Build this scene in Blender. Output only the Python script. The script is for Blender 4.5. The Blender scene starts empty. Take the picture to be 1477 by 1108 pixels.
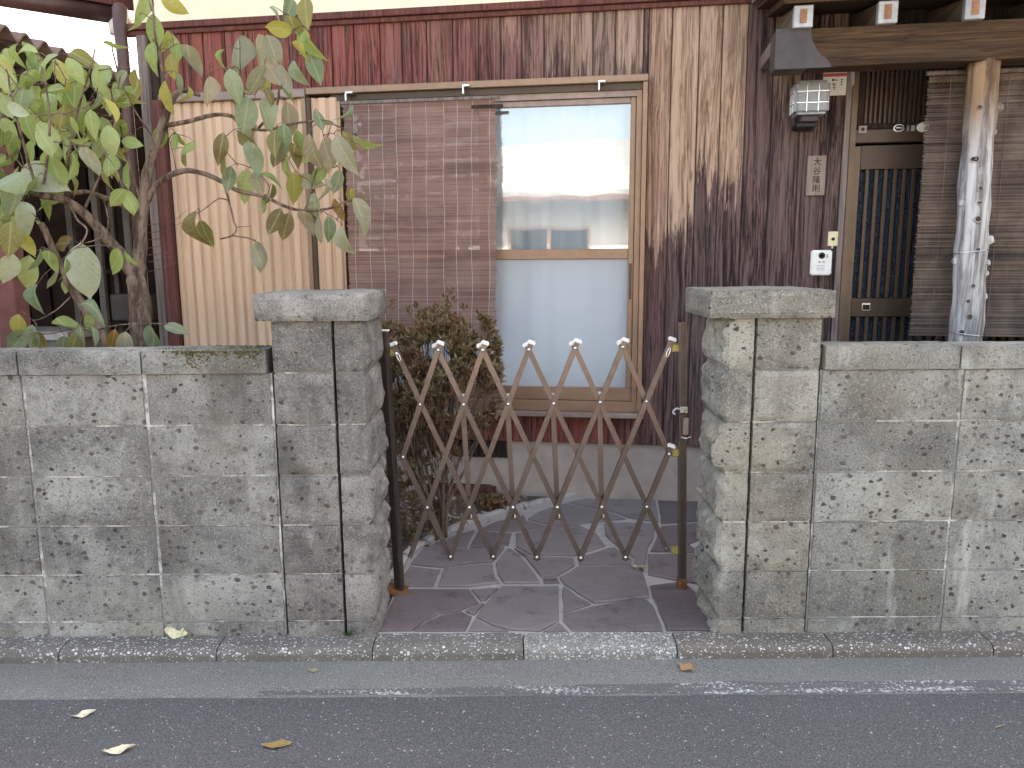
import bpy, bmesh, math, random
from mathutils import Vector, Matrix, noise as mn

random.seed(7)
SC = bpy.context.scene
COL = SC.collection
R = math.radians

# ------------------------------------------------------------------ camera
F_PX, PITCH, ROLL, CAM_H = 1100.0, R(9.2), 0.0065, 1.4
_Rt = Vector((1, 0, 0)); _Up = Vector((0, math.sin(PITCH), math.cos(PITCH))); _Fw = Vector((0, math.cos(PITCH), -math.sin(PITCH)))
CR = (_Rt - ROLL * _Up).normalized(); CU = (_Up + ROLL * _Rt).normalized()
cam_d = bpy.data.cameras.new('camera'); cam = bpy.data.objects.new('camera', cam_d); COL.objects.link(cam)
cam_d.sensor_width = 36; cam_d.lens = F_PX / 1477 * 36; cam_d.clip_start = .05; cam_d.clip_end = 800
cam.matrix_world = Matrix(((CR.x, CU.x, -_Fw.x, 0), (CR.y, CU.y, -_Fw.y, 0), (CR.z, CU.z, -_Fw.z, CAM_H), (0, 0, 0, 1)))
SC.camera = cam

# ------------------------------------------------------------------ sky, sun, exposure
SUN_EL, SUN_AZ = R(44), R(28)          # behind the house, a little to the right: the street side lies in its shade
w = bpy.data.worlds.new('World'); SC.world = w; w.use_nodes = True
wn = w.node_tree.nodes; wl = w.node_tree.links
sky = wn.new('ShaderNodeTexSky'); sky.sky_type = 'NISHITA'; sky.sun_disc = False
sky.sun_elevation = SUN_EL; sky.sun_rotation = SUN_AZ; sky.air_density = 1.0; sky.dust_density = 6.0; sky.ozone_density = 1.0
wn['Background'].inputs['Strength'].default_value = .15
wl.new(sky.outputs[0], wn['Background'].inputs['Color'])
sl = bpy.data.lights.new('sun', 'SUN'); sl.energy = 4.0; sl.angle = R(.5); sl.color = (1, .95, .88)
so = bpy.data.objects.new('sun', sl); COL.objects.link(so)
sdir = Vector((math.sin(SUN_AZ) * math.cos(SUN_EL), math.cos(SUN_AZ) * math.cos(SUN_EL), math.sin(SUN_EL)))
so.rotation_euler = sdir.to_track_quat('Z', 'Y').to_euler(); so.location = (6, 14, 14)
vs = SC.view_settings
vs.view_transform = 'Standard'; vs.look = 'None'; vs.gamma = 1; vs.exposure = 2.74; vs.use_curve_mapping = False
vs.use_white_balance = True; vs.white_balance_temperature = 8300; vs.white_balance_tint = 9
SC.cycles.use_denoising = True
SC.cycles.max_bounces = 8; SC.cycles.transparent_max_bounces = 24

# ------------------------------------------------------------------ pixels to places
def pray(x, y):
    return CR * (x - 738.5) + CU * (554 - y) + _Fw * F_PX
def atY(x, y, Y):
    d = pray(x, y); t = Y / d.y
    return Vector((d.x * t, Y, CAM_H + d.z * t))
def atZ(x, y, z):
    d = pray(x, y); t = (z - CAM_H) / d.z
    return Vector((d.x * t, d.y * t, z))
HA = R(8.5); HO = Vector((.557, 4.38, 0)); HU = Vector((math.cos(HA), -math.sin(HA), 0)); HN = Vector((-math.sin(HA), -math.cos(HA), 0))
def hs(x, y, off=0):                  # pixel -> house coordinates: along the facade, and up, on the plane `off` in front of the wall
    d = pray(x, y); t = (HO + off * HN).dot(HN) / d.dot(HN)
    p = d * t
    return (p - HO).dot(HU), CAM_H + p.z

# ------------------------------------------------------------------ mesh helpers
class MB:
    def __init__(s): s.v = []; s.f = []
    def add(s, vs_, fs):
        o = len(s.v); s.v += [tuple(a) for a in vs_]; s.f += [tuple(i + o for i in f) for f in fs]; return s
    def box(s, x0, x1, y0, y1, z0, z1):
        return s.add([(x0, y0, z0), (x1, y0, z0), (x1, y1, z0), (x0, y1, z0), (x0, y0, z1), (x1, y0, z1), (x1, y1, z1), (x0, y1, z1)],
                     [(3, 2, 1, 0), (4, 5, 6, 7), (0, 1, 5, 4), (1, 2, 6, 5), (2, 3, 7, 6), (3, 0, 4, 7)])
    def bar(s, p, q, wd, th, n):      # bar from p to q, width wd across, thickness th along n
        p = Vector(p); q = Vector(q); n = Vector(n).normalized(); a = (q - p).normalized(); b = a.cross(n).normalized(); n = b.cross(a)
        c = [p - b * wd / 2 - n * th / 2, p + b * wd / 2 - n * th / 2, p + b * wd / 2 + n * th / 2, p - b * wd / 2 + n * th / 2]
        c += [x + (q - p) for x in c]
        return s.add(c, [(3, 2, 1, 0), (4, 5, 6, 7), (0, 1, 5, 4), (1, 2, 6, 5), (2, 3, 7, 6), (3, 0, 4, 7)])
    def tube(s, pts, rad, n=8, cap=True, jit=0):
        pts = [Vector(p) for p in pts]; rings = []; up = None
        for i, p in enumerate(pts):
            t = (pts[min(i + 1, len(pts) - 1)] - pts[max(i - 1, 0)])
            t = t.normalized() if t.length > 1e-9 else Vector((0, 0, 1))
            if up is None: up = t.orthogonal().normalized()
            up = (up - t * up.dot(t)); up = up.normalized() if up.length > 1e-6 else t.orthogonal().normalized()
            b = t.cross(up); r = rad[i] if hasattr(rad, '__len__') else rad
            rings.append([p + (up * math.cos(2 * math.pi * k / n) + b * math.sin(2 * math.pi * k / n)) * r * (1 + jit * mn.noise(Vector((p.x * 9 + k * 2.1, p.y * 9, p.z * 14)))) for k in range(n)])
        o = len(s.v)
        for r_ in rings: s.v += [tuple(a) for a in r_]
        for i in range(len(rings) - 1):
            for k in range(n):
                s.f.append((o + i * n + k, o + i * n + (k + 1) % n, o + (i + 1) * n + (k + 1) % n, o + (i + 1) * n + k))
        if cap:
            s.f.append(tuple(o + k for k in reversed(range(n)))); s.f.append(tuple(o + (len(rings) - 1) * n + k for k in range(n)))
        return s
    def mesh(s, name, bevel=0, smooth=False, seg=1):
        me = bpy.data.meshes.new(name); me.from_pydata(s.v, [], s.f)
        if bevel:
            bm = bmesh.new(); bm.from_mesh(me)
            bmesh.ops.bevel(bm, geom=bm.edges[:], offset=bevel, segments=seg, affect='EDGES', clamp_overlap=True)
            bm.to_mesh(me); bm.free()
        me.update()
        if smooth:
            for p in me.polygons: p.use_smooth = True
        return me
    def build(s, name, m, parent=None, bevel=0, smooth=False, seg=1):
        return obj(name, s.mesh(name, bevel, smooth, seg), m, parent)
def obj(name, me, m, parent=None, loc=None, color=None):
    o = bpy.data.objects.new(name, me); COL.objects.link(o)
    if m is not None and not me.materials: me.materials.append(m)
    if parent is not None: o.parent = parent
    if loc is not None: o.location = loc
    if color is not None: o.color = color
    return o
def thing(name, label, cat, loc=(0, 0, 0), rz=0, group=None):
    o = bpy.data.objects.new(name, None); COL.objects.link(o); o.location = loc; o.rotation_euler = (0, 0, rz); o.empty_display_size = .1
    return tag(o, label, cat, group)
def tag(o, label, cat, group=None):
    o['label'] = label; o['category'] = cat
    if group: o['group'] = group
    return o
def struct(o, kind='structure'):
    o['kind'] = kind; return o
def bx(name, m, parent, x0, x1, y0, y1, z0, z1, bevel=0, color=None):
    o = MB().box(min(x0, x1), max(x0, x1), min(y0, y1), max(y0, y1), min(z0, z1), max(z0, z1)).build(name, m, parent, bevel)
    if color is not None: o.color = color
    return o
def fbm(x, y, z, o=4):
    return mn.fractal(Vector((x, y, z)), .8, 2.0, o)

# ------------------------------------------------------------------ material helper
class M:
    def __init__(s, name, rough=.7, spec=.35):
        s.m = bpy.data.materials.new(name); s.m.use_nodes = True; s.t = s.m.node_tree; s.p = s.t.nodes['Principled BSDF']
        s.p.inputs['Roughness'].default_value = rough; s.p.inputs['Specular IOR Level'].default_value = spec
        s._pos = None
    def n(s, typ, **kw):
        nd = s.t.nodes.new(typ)
        for k, v in kw.items(): setattr(nd, k, v)
        return nd
    def put(s, sock, v):
        if v is None: return
        if hasattr(v, 'is_output'): s.t.links.new(v, sock)
        else: sock.default_value = v if not (isinstance(v, tuple) and len(v) == 3 and sock.type == 'RGBA') else (*v, 1)
    def pos(s):
        if s._pos is None: s._pos = s.n('ShaderNodeNewGeometry').outputs['Position']
        return s._pos
    def ocoord(s): return s.n('ShaderNodeTexCoord').outputs['Object']
    def vscale(s, v, sc, off=None):
        a = s.n('ShaderNodeVectorMath', operation='MULTIPLY'); s.put(a.inputs[0], v); s.put(a.inputs[1], sc)
        if off is None: return a.outputs[0]
        b = s.n('ShaderNodeVectorMath', operation='ADD'); s.put(b.inputs[0], a.outputs[0]); s.put(b.inputs[1], off); return b.outputs[0]
    def noise(s, v, scale, detail=4, rough=.55, dist=0, col=False):
        a = s.n('ShaderNodeTexNoise'); s.put(a.inputs['Vector'], v); a.inputs['Scale'].default_value = scale
        a.inputs['Detail'].default_value = detail; a.inputs['Roughness'].default_value = rough; a.inputs['Distortion'].default_value = dist
        return a.outputs['Color' if col else 'Fac']
    def vor(s, v, scale, feature='F1', out='Distance'):
        a = s.n('ShaderNodeTexVoronoi', feature=feature); s.put(a.inputs['Vector'], v); a.inputs['Scale'].default_value = scale
        return a.outputs[out]
    def math(s, op, a, b=None, c=None, clamp=False):
        d = s.n('ShaderNodeMath', operation=op, use_clamp=clamp); s.put(d.inputs[0], a); s.put(d.inputs[1], b); s.put(d.inputs[2], c); return d.outputs[0]
    def step(s, v, lo, hi, a=0.0, b=1.0):
        d = s.n('ShaderNodeMapRange', interpolation_type='SMOOTHSTEP'); s.put(d.inputs['Value'], v)
        s.put(d.inputs['From Min'], lo); s.put(d.inputs['From Max'], hi); s.put(d.inputs['To Min'], a); s.put(d.inputs['To Max'], b); return d.outputs[0]
    def mix(s, fac, a, b, mode='MIX'):
        d = s.n('ShaderNodeMix', data_type='RGBA', blend_type=mode); s.put(d.inputs[0], fac); s.put(d.inputs[6], a); s.put(d.inputs[7], b); return d.outputs[2]
    def sep(s, v):
        d = s.n('ShaderNodeSeparateXYZ'); s.put(d.inputs[0], v); return d.outputs
    def info(s, out='Random'): return s.n('ShaderNodeObjectInfo').outputs[out]
    def bump(s, h, strength=.5, dist=.005):
        b = s.n('ShaderNodeBump'); b.inputs['Strength'].default_value = strength; b.inputs['Distance'].default_value = dist
        s.put(b.inputs['Height'], h); s.t.links.new(b.outputs[0], s.p.inputs['Normal'])
    def col(s, c): s.put(s.p.inputs['Base Color'], c); return s
    def rough(s, r): s.put(s.p.inputs['Roughness'], r); return s

def plain(name, c, rough=.6, metal=0, spec=.35, var=.25, scale=30, bump=.0):
    k = M(name, rough, spec); k.p.inputs['Metallic'].default_value = metal
    n1 = k.noise(k.pos(), scale, 5, .6); n2 = k.noise(k.pos(), scale * .12, 3)
    f = k.math('MULTIPLY_ADD', k.math('ADD', n1, n2), var, 1 - var)
    k.col(k.mix(1.0, c, k.n('ShaderNodeCombineColor').outputs[0], 'MULTIPLY') if False else k.mix(k.step(k.math('ADD', n1, n2), .7, 1.35), tuple(a * (1 - var) for a in c), tuple(min(1, a * (1 + var)) for a in c)))
    if bump: k.bump(n1, bump, .004)
    return k.m

def block_mat(name, tint=(1, 1, 1), dark=.5, spots=1.0, warm=0.0, lime_sunstreak=.25, green=0.0):
    k = M(name, .92, .2); P = k.pos()
    rnd = k.info()
    base = k.mix(k.step(k.noise(P, 3.4, 6, .7), .34, .66), (.125 * tint[0], .122 * tint[1], .115 * tint[2]), (.36 * tint[0], .352 * tint[1], .325 * tint[2]))
    base = k.mix(k.step(rnd, .45, 1.0, 0, .45), base, (.13 * tint[0], .125 * tint[1], .115 * tint[2])); base = k.mix(k.step(rnd, .40, 0.0, 0, .40), base, (.40 * tint[0], .392 * tint[1], .365 * tint[2]))
    fine = k.noise(P, 150, 5, .8)
    base = k.mix(k.step(fine, .50, .66, 0, .75), base, (.44 * tint[0], .43 * tint[1], .40 * tint[2]))
    base = k.mix(k.step(fine, .49, .36, 0, .75), base, (.10, .098, .095))
    # rain stains: tall soft streaks
    st = k.noise(k.vscale(P, (5.5, 5.5, 1.7)), 1.0, 6, .65, .4)
    base = k.mix(k.step(st, .47, .70, 0, dark), base, (.075, .072, .07))
    bl = k.noise(k.vscale(P, (1, 1, 1.3)), 9, 5, .7)
    base = k.mix(k.step(bl, .50, .68, 0, dark * .8), base, (.09, .085, .08))
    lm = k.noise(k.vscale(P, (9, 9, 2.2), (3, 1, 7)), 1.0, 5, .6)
    base = k.mix(k.step(lm, .58, .75, 0, lime_sunstreak), base, (.62, .61, .56))  # pale lime runs; on the right side also painted streaks of reflected sun
    if green: base = k.mix(k.step(k.noise(k.vscale(P, (2.6, 2.6, 1.1), (8, 0, 2)), 1.0, 4), .5, .68, 0, green), base, (.26, .36, .29))
    if warm: base = k.mix(k.step(k.noise(P, 3.1, 4), .42, .7, 0, warm), base, (.34, .29, .20))
    # dark pumice holes in the cast face
    wv = k.vscale(P, (1, 1, 1.25)); nz = k.noise(P, 60, 2, .5, 0, True)
    wv = k.mix(.010, wv, nz, 'LINEAR_LIGHT')
    v1 = k.vor(wv, 34); c1 = k.sep(k.vor(wv, 34, 'F1', 'Color'))
    big = k.math('MULTIPLY', k.step(k.math('SUBTRACT', v1, k.math('MULTIPLY', c1[0], .36)), .05, -.03), k.step(c1[1], .46, .49))
    v2 = k.vor(wv, 95); c2 = k.sep(k.vor(wv, 95, 'F1', 'Color'))
    sm = k.math('MULTIPLY', k.step(k.math('SUBTRACT', v2, k.math('MULTIPLY', c2[0], .42)), .03, -.02), k.step(c2[1], .60, .63))
    dens = k.step(k.noise(P, 4.5, 3, .6), .36, .58, .45, 1.0)
    sp = k.math('MAXIMUM', k.math('MULTIPLY', big, dens), k.math('MULTIPLY', sm, k.math('MULTIPLY', dens, .8)))
    base = k.mix(k.math('MULTIPLY', sp, .92 * spots), base, k.mix(c1[2], (.035, .034, .036), (.11, .07, .06)))
    k.col(base)
    h = k.math('SUBTRACT', k.math('ADD', k.math('MULTIPLY', fine, .35), k.math('MULTIPLY', k.noise(P, 70, 4, .7), .8)), k.math('MULTIPLY', sp, .8))
    k.bump(h, .7, .003)
    return k.m

def wood_mat(name, dark, light, scale=1.0, axis='z', rough=.8, red=None, contrast=1.0, objc=False):
    """Weathered timber, grain along one axis.  With objc, the object's colour gives: r = red stain left plus lens-flare red put into the colour,
    g = height above which the soot has worn off, b = how pale the worn wood is."""
    k = M(name, rough, .2); rnd = k.info()
    P = k.ocoord() if axis != 'w' else k.pos()
    sc = {'z': (26, 26, .9), 'x': (.9, 26, 26), 'y': (26, .9, 26)}[axis if axis != 'w' else 'z']
    off = k.n('ShaderNodeCombineXYZ'); 
    for i in range(3): k.put(off.inputs[i], k.math('MULTIPLY', rnd, 37.0 + 11 * i))
    V = k.vscale(P, tuple(a * scale for a in sc), off.outputs[0])
    warp = k.noise(k.vscale(P, tuple(min(a, 7) * scale for a in sc), off.outputs[0]), 1.0, 3, .5, 0, True)
    V2 = k.mix(.9, V, warp, 'LINEAR_LIGHT')
    g1 = k.noise(V2, 1.0, 5, .65); g2 = k.noise(V2, 4.5, 4, .7)
    g3 = k.noise(k.vscale(V2, (3.2, 3.2, 1.0)), 1.0, 3, .6)
    grain = k.math('ADD', k.math('MULTIPLY', g1, .34), k.math('ADD', k.math('MULTIPLY', g2, .46), k.math('MULTIPLY', g3, .20)))
    base = k.mix(k.step(grain, .5 - .16 / contrast, .5 + .16 / contrast), dark, light)
    if objc:
        oc = k.sep(k.info('Color')); z = k.sep(k.pos())[2]
        streak = k.noise(k.vscale(P, (42, 42, 2.6), off.outputs[0]), 1.0, 5, .7, .3)
        worn = k.step(k.math('ADD', k.math('SUBTRACT', z, oc[1]), k.math('MULTIPLY', k.math('SUBTRACT', streak, .5), 1.35)), -.04, .06)
        worn = k.math('MULTIPLY', worn, oc[2])
        tan = k.mix(k.step(grain, .40, .57), (.20, .115, .078), (.52, .375, .275))
        base = k.mix(worn, base, tan)
        redc = k.mix(k.step(grain, .41, .58), (.085, .022, .020), (.31, .095, .075))
        rm = k.math('MULTIPLY', oc[0], k.step(k.noise(k.vscale(P, (18, 18, 2.4), off.outputs[0]), 1.0, 5, .7), .30, .52))
        base = k.mix(rm, base, redc)
        # knots
        kv = k.vscale(P, (10, 10, 3.2), off.outputs[0]); kd = k.vor(kv, 1.0); kc = k.sep(k.vor(kv, 1.0, 'F1', 'Color'))
        kn = k.math('MULTIPLY', k.step(kd, .17, .06), k.step(kc[0], .80, .82))
        base = k.mix(k.math('MULTIPLY', kn, .75), base, (.07, .03, .02))
        grain = k.math('ADD', grain, k.math('MULTIPLY', kn, .25))
    k.col(base); k.bump(grain, .8, .005)
    return k.m

def glass_mat(name, tintc=(.9, .95, 1), refl_min=.06, rough=0.0):
    k = M(name); t = k.t
    tr = k.n('ShaderNodeBsdfTransparent'); tr.inputs[0].default_value = (*tintc, 1)
    gl = k.n('ShaderNodeBsdfGlossy'); gl.inputs['Roughness'].default_value = rough; gl.inputs['Color'].default_value = (.95, .97, 1, 1)
    fr = k.n('ShaderNodeFresnel'); fr.inputs[0].default_value = 1.52
    f = k.math('ADD', k.math('MULTIPLY', fr.outputs[0], 1.8), refl_min, clamp=True)
    # old float glass is never quite flat
    b = k.n('ShaderNodeBump'); b.inputs['Strength'].default_value = .08; b.inputs['Distance'].default_value = .01; k.put(b.inputs['Height'], k.noise(k.pos(), 3.0, 1)); t.links.new(b.outputs[0], gl.inputs['Normal'])
    mx = k.n('ShaderNodeMixShader'); k.put(mx.inputs[0], f); t.links.new(tr.outputs[0], mx.inputs[1]); t.links.new(gl.outputs[0], mx.inputs[2])
    t.links.new(mx.outputs[0], t.nodes['Material Output'].inputs[0]); return k.m

# ------------------------------------------------------------------ materials
MT = {}
MT['block'] = block_mat('block', dark=.62, lime_sunstreak=.22, warm=.15)
MT['block_r'] = block_mat('block_right', (1.03, 1.03, 1.0), dark=.36, lime_sunstreak=.60, warm=.25, green=.45)
MT['pillar_l'] = block_mat('pillar_left', (.92, .87, .86), dark=.65, lime_sunstreak=.20, spots=.9)
MT['pillar_r'] = block_mat('pillar_right', (1.10, 1.06, .98), dark=.34, lime_sunstreak=.35, warm=.30)
k = M('mortar', .95, .15)
k.col(k.mix(k.step(k.noise(k.pos(), 9, 6, .75), .46, .62), (.27, .26, .245), (.70, .68, .65))); k.bump(k.noise(k.pos(), 180, 4, .7), .7, .003); MT['mortar'] = k.m
k = M('asphalt', .88, .3); P = k.pos()
v = k.vor(P, 120); vc = k.sep(k.vor(P, 120, 'F1', 'Color'))
b = k.mix(k.noise(P, 1.3, 4), (.075, .076, .081), (.132, .133, .139)); b = k.mix(k.step(k.noise(P, 190, 3, .7), .46, .64, 0, .85), b, (.20, .195, .205))
b = k.mix(k.step(k.noise(P, 150, 2, .6), .44, .3, 0, .8), b, (.024, .023, .026))
st = k.math('MULTIPLY', k.step(k.math('SUBTRACT', v, k.math('MULTIPLY', vc[0], .36)), .03, -.03), k.step(vc[1], .84, .86))
v3 = k.vor(P, 55); vc3 = k.sep(k.vor(P, 55, 'F1', 'Color'))
st3 = k.math('MULTIPLY', k.step(k.math('SUBTRACT', v3, k.math('MULTIPLY', vc3[0], .25)), .02, -.02), k.step(vc3[1], .89, .90))
st = k.math('MAXIMUM', st, st3)
b = k.mix(k.math('MULTIPLY', st, .85), b, (.48, .48, .50)); k.col(b)
k.bump(k.math('ADD', k.math('MULTIPLY', v, -.6), k.noise(P, 300, 3, .7)), .9, .006); MT['asphalt'] = k.m
k = M('gutter_strip', .9, .25); P = k.pos()
v = k.vor(P, 150); vc = k.sep(k.vor(P, 150, 'F1', 'Color'))
b = k.mix(k.noise(P, 2.1, 5, .6), (.12, .118, .115), (.24, .235, .22)); b = k.mix(k.step(k.noise(P, 240, 3, .7), .45, .68, 0, .8), b, (.40, .40, .385)); b = k.mix(k.step(k.noise(P, 200, 3, .7), .45, .3, 0, .8), b, (.035, .034, .033))
st = k.math('MULTIPLY', k.step(k.math('SUBTRACT', v, k.math('MULTIPLY', vc[0], .4)), .03, -.03), k.step(vc[1], .82, .84))
b = k.mix(k.math('MULTIPLY', st, .8), b, (.48, .48, .48)); k.col(b); k.bump(k.math('ADD', k.math('MULTIPLY', v, -.6), k.noise(P, 300, 3, .7)), .8, .005); MT['gutter'] = k.m
k = M('worn_white_line', .85, .3); P = k.pos()
ln = k.math('ADD', k.noise(P, 85, 4, .75), k.math('MULTIPLY', k.noise(k.vscale(P, (3.2, 22, 1)), 1.0, 4), .6))
b = k.mix(k.step(ln, .84, .97), k.mix(k.noise(P, 190, 3, .7), (.06, .06, .062), (.19, .19, .195)), (.52, .53, .525)); k.col(b); k.bump(k.noise(P, 200, 3, .7), .8, .005); MT['line'] = k.m
def kerb_mat(name, dens, ground):
    k = M(name, .8, .35); P = k.pos()
    Pv = k.vscale(P, (1, 1.3, 1.3)); v = k.vor(Pv, 78); vc = k.sep(k.vor(Pv, 78, 'F1', 'Color')); v2 = k.vor(Pv, 150); vc2 = k.sep(k.vor(Pv, 150, 'F1', 'Color'))
    peb = k.math('MULTIPLY', k.step(k.math('SUBTRACT', v, k.math('MULTIPLY', vc[0], .45)), .08, .02), k.step(vc[1], 1 - dens, 1.02 - dens))
    peb2 = k.math('MULTIPLY', k.step(k.math('SUBTRACT', v2, k.math('MULTIPLY', vc2[0], .45)), .08, .02), k.step(vc2[1], 1 - dens, 1.02 - dens))
    peb = k.math('MAXIMUM', peb, peb2)
    g = k.mix(k.noise(P, 5, 5, .65), tuple(a * .5 for a in ground), tuple(a * 1.4 for a in ground)); g = k.mix(k.step(k.noise(P, 220, 3), .5, .7, 0, .5), g, (.3, .28, .25))
    k.col(k.mix(k.math('MULTIPLY', peb, .9), g, k.mix(vc[2], (.42, .42, .41), (.78, .78, .78))))
    k.bump(k.math('ADD', peb, k.noise(P, 200, 3)), .6, .004); return k.m
MT['kerb'] = kerb_mat('kerb_stone', .42, (.15, .135, .12)); MT['kerb_white'] = kerb_mat('kerb_stone_pale', .85, (.22, .21, .19)); MT['kerb_brown'] = kerb_mat('kerb_stone_brown', .40, (.15, .128, .108))
k = M('flagstone', .72, .35); P = k.pos(); rnd = k.info()
b = k.mix(k.noise(k.vscale(P, (3, 5, 3)), 1.0, 6, .7), (.085, .066, .068), (.27, .215, .215)); b = k.mix(k.math('MULTIPLY', rnd, .5), b, (.26, .24, .235)); b = k.mix(k.step(rnd, .45, .0, 0, .5), b, (.09, .066, .068))
b = k.mix(k.step(k.noise(P, 7, 5, .7), .54, .72, 0, .65), b, (.050, .038, .041)); b = k.mix(k.step(k.noise(P, 140, 4, .75), .52, .75, 0, .55), b, (.30, .27, .27)); k.col(b)
k.bump(k.math('ADD', k.noise(k.vscale(P, (5, 16, 5)), 1.0, 6, .7), k.math('MULTIPLY', k.noise(P, 90, 4, .7), .5)), .7, .012); MT['flag'] = k.m
k = M('flag_joint', .95, .1); k.col(k.mix(k.noise(k.pos(), 22, 5, .7), (.26, .235, .225), (.56, .52, .50))); k.bump(k.noise(k.pos(), 160, 4), .7, .004); MT['flagjoint'] = k.m
k = M('yard_soil', .97, .1); P = k.pos(); b = k.mix(k.noise(P, 6, 6, .7), (.10, .072, .058), (.24, .18, .15)); k.col(k.mix(k.step(k.noise(P, 120, 4, .7), .5, .7, 0, .7), b, (.38, .33, .30))); k.bump(k.noise(P, 90, 5, .75), 1, .02); MT['soil'] = k.m
MT['gravel'] = plain('gravel', (.34, .29, .26), .9, var=.5, scale=25, bump=.3)
MT['plank'] = wood_mat('plank', (.016, .011, .011), (.150, .105, .098), objc=True, axis='w', contrast=1.75)
MT['wood_grey'] = wood_mat('wood_grey', (.10, .075, .068), (.30, .24, .215))
MT['wood_red'] = wood_mat('wood_red', (.075, .025, .022), (.19, .075, .062))
MT['wood_dark'] = wood_mat('wood_dark', (.016, .011, .010), (.07, .047, .038))
MT['wood_beam'] = wood_mat('wood_beam', (.018, .010, .006), (.115, .066, .036), axis='x')
MT['wood_beam_y'] = wood_mat('wood_rafter', (.07, .05, .038), (.22, .165, .125), axis='y')
MT['wood_fascia'] = wood_mat('wood_fascia', (.11, .092, .08), (.29, .25, .215), axis='x')
MT['plate'] = wood_mat('name_plate_wood', (.20, .14, .115), (.36, .28, .235))
k = M('log', .75, .3); P = k.pos(); z = k.sep(P)[2]
g = k.noise(k.vscale(P, (22, 22, 1.5)), 1.0, 6, .7, .4)
grey = k.mix(k.step(g, .36, .62), (.17, .150, .145), (.64, .625, .62)); brn = k.mix(k.step(g, .36, .62), (.10, .055, .03), (.34, .21, .12))
k.col(k.mix(k.step(k.math('ADD', z, k.math('MULTIPLY', g, .5)), 2.05, 2.45), grey, brn)); k.bump(g, .7, .006); MT['log'] = k.m
MT['log_knot'] = plain('log_knot', (.075, .050, .038), .9, var=.5, scale=60)
MT['plaster'] = plain('cream_plaster', (.82, .74, .56), .9, var=.05, scale=12, bump=.1)
MT['concrete'] = plain('foundation_concrete', (.42, .36, .32), .92, var=.16, scale=9, bump=.2)
k = M('corrugated_cream', .5, .4); P = k.pos()
k.col(k.mix(k.step(k.noise(k.vscale(P, (14, 14, .8)), 1.0, 5, .6), .42, .66, 0, .8), (.70, .475, .325), (.53, .35, .24))); MT['corr'] = k.m
MT['alu'] = plain('bronze_aluminium', (.29, .18, .118), .42, .35, .5, var=.12, scale=20)
MT['alu_dark'] = plain('bronze_aluminium_dark', (.075, .048, .032), .45, .35, .5, var=.12, scale=20)
MT['door_bronze'] = plain('door_bronze', (.135, .085, .052), .45, .3, .5, var=.15, scale=20)
MT['alu_pink'] = plain('faded_bronze_rail', (.30, .22, .185), .5, .25, .5, var=.2, scale=20)
MT['gate'] = plain('gate_brown_aluminium', (.150, .114, .100), .32, .65, .5, var=.16, scale=40)
MT['gate_dark'] = plain('gate_post_aluminium', (.115, .090, .080), .34, .65, .5, var=.2, scale=30)
MT['white_plastic'] = plain('white_plastic', (.86, .84, .80), .5, var=.06)
MT['steel'] = plain('bright_steel', (.72, .71, .70), .25, .9, .5, var=.1, scale=60)
MT['brass'] = plain('dull_brass', (.38, .31, .12), .45, .6, .5, var=.3, scale=60)
MT['rust'] = plain('rust', (.20, .085, .035), .9, var=.5, scale=60)
MT['curtain'] = None
k = M('curtain', .9, .1); k.col((.90, .92, .93)); k.p.inputs['Sheen Weight'].default_value = .2
k.bump(k.noise(k.vscale(k.pos(), (500, 500, 500)), 1.0, 2), .15, .001); MT['curtain'] = k.m
MT['glass'] = glass_mat('clear_glass', (.93, .96, .98), .10)
MT['glass_dark'] = glass_mat('dark_glass', (.35, .36, .38), .05)
k = M('frosted_glass', .35, .5); k.col((.80, .83, .85)); k.bump(k.noise(k.pos(), 260, 2), .25, .002)
tr = k.n('ShaderNodeBsdfTransparent'); tr.inputs[0].default_value = (.96, .97, .98, 1); tl = k.n('ShaderNodeBsdfTranslucent'); tl.inputs[0].default_value = (.8, .83, .86, 1)
m1 = k.n('ShaderNodeMixShader'); m1.inputs[0].default_value = .35; k.t.links.new(k.p.outputs[0], m1.inputs[1]); k.t.links.new(tl.outputs[0], m1.inputs[2])
m2 = k.n('ShaderNodeMixShader'); m2.inputs[0].default_value = .62; k.t.links.new(m1.outputs[0], m2.inputs[1]); k.t.links.new(tr.outputs[0], m2.inputs[2]); k.t.links.new(m2.outputs[0], k.t.nodes['Material Output'].inputs[0]); MT['frost'] = k.m
k = M('pebbled_door_glass', .16, .6); P = k.pos(); v = k.vor(P, 95); k.col(k.mix(v, (.012, .018, .030), (.055, .075, .11))); k.bump(k.math('ADD', v, k.noise(P, 150, 3)), 1, .012); MT['doorglass'] = k.m
MT['black'] = plain('black_metal', (.02, .019, .019), .5, .2)
MT['dark_room'] = plain('room_wall', (.16, .13, .11), .9)
MT['lamp_glass'] = None
k = M('lamp_glass', .22, .6); k.col(k.mix(k.noise(k.pos(), 8, 3), (.30, .31, .33), (.44, .45, .47))); k.p.inputs['Transmission Weight'].default_value = .3; k.bump(k.noise(k.pos(), 45, 2), .4, .006); MT['lamp_glass'] = k.m
MT['patina'] = plain('patina_metal', (.060, .048, .050), .6, .0, .5, var=.3, scale=14)
MT['patina_green'] = plain('patina_rafter_cap', (.44, .44, .45), .5, .2, .5, var=.25, scale=20)
MT['orange'] = plain('rafter_end_grain', (.34, .17, .10), .8, var=.3, scale=60)
MT['paper'] = plain('notice_paper', (.74, .72, .66), .8, var=.08)
MT['red_print'] = plain('red_print', (.55, .09, .06), .8, var=.1)
MT['ink'] = plain('ink', (.018, .016, .016), .7, var=.1)
MT['cream_plastic'] = plain('cream_plastic', (.74, .68, .42), .45, var=.08)
MT['gutter_pipe'] = plain('brown_gutter', (.10, .052, .046), .45, .1, .5, var=.25, scale=10)
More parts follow.
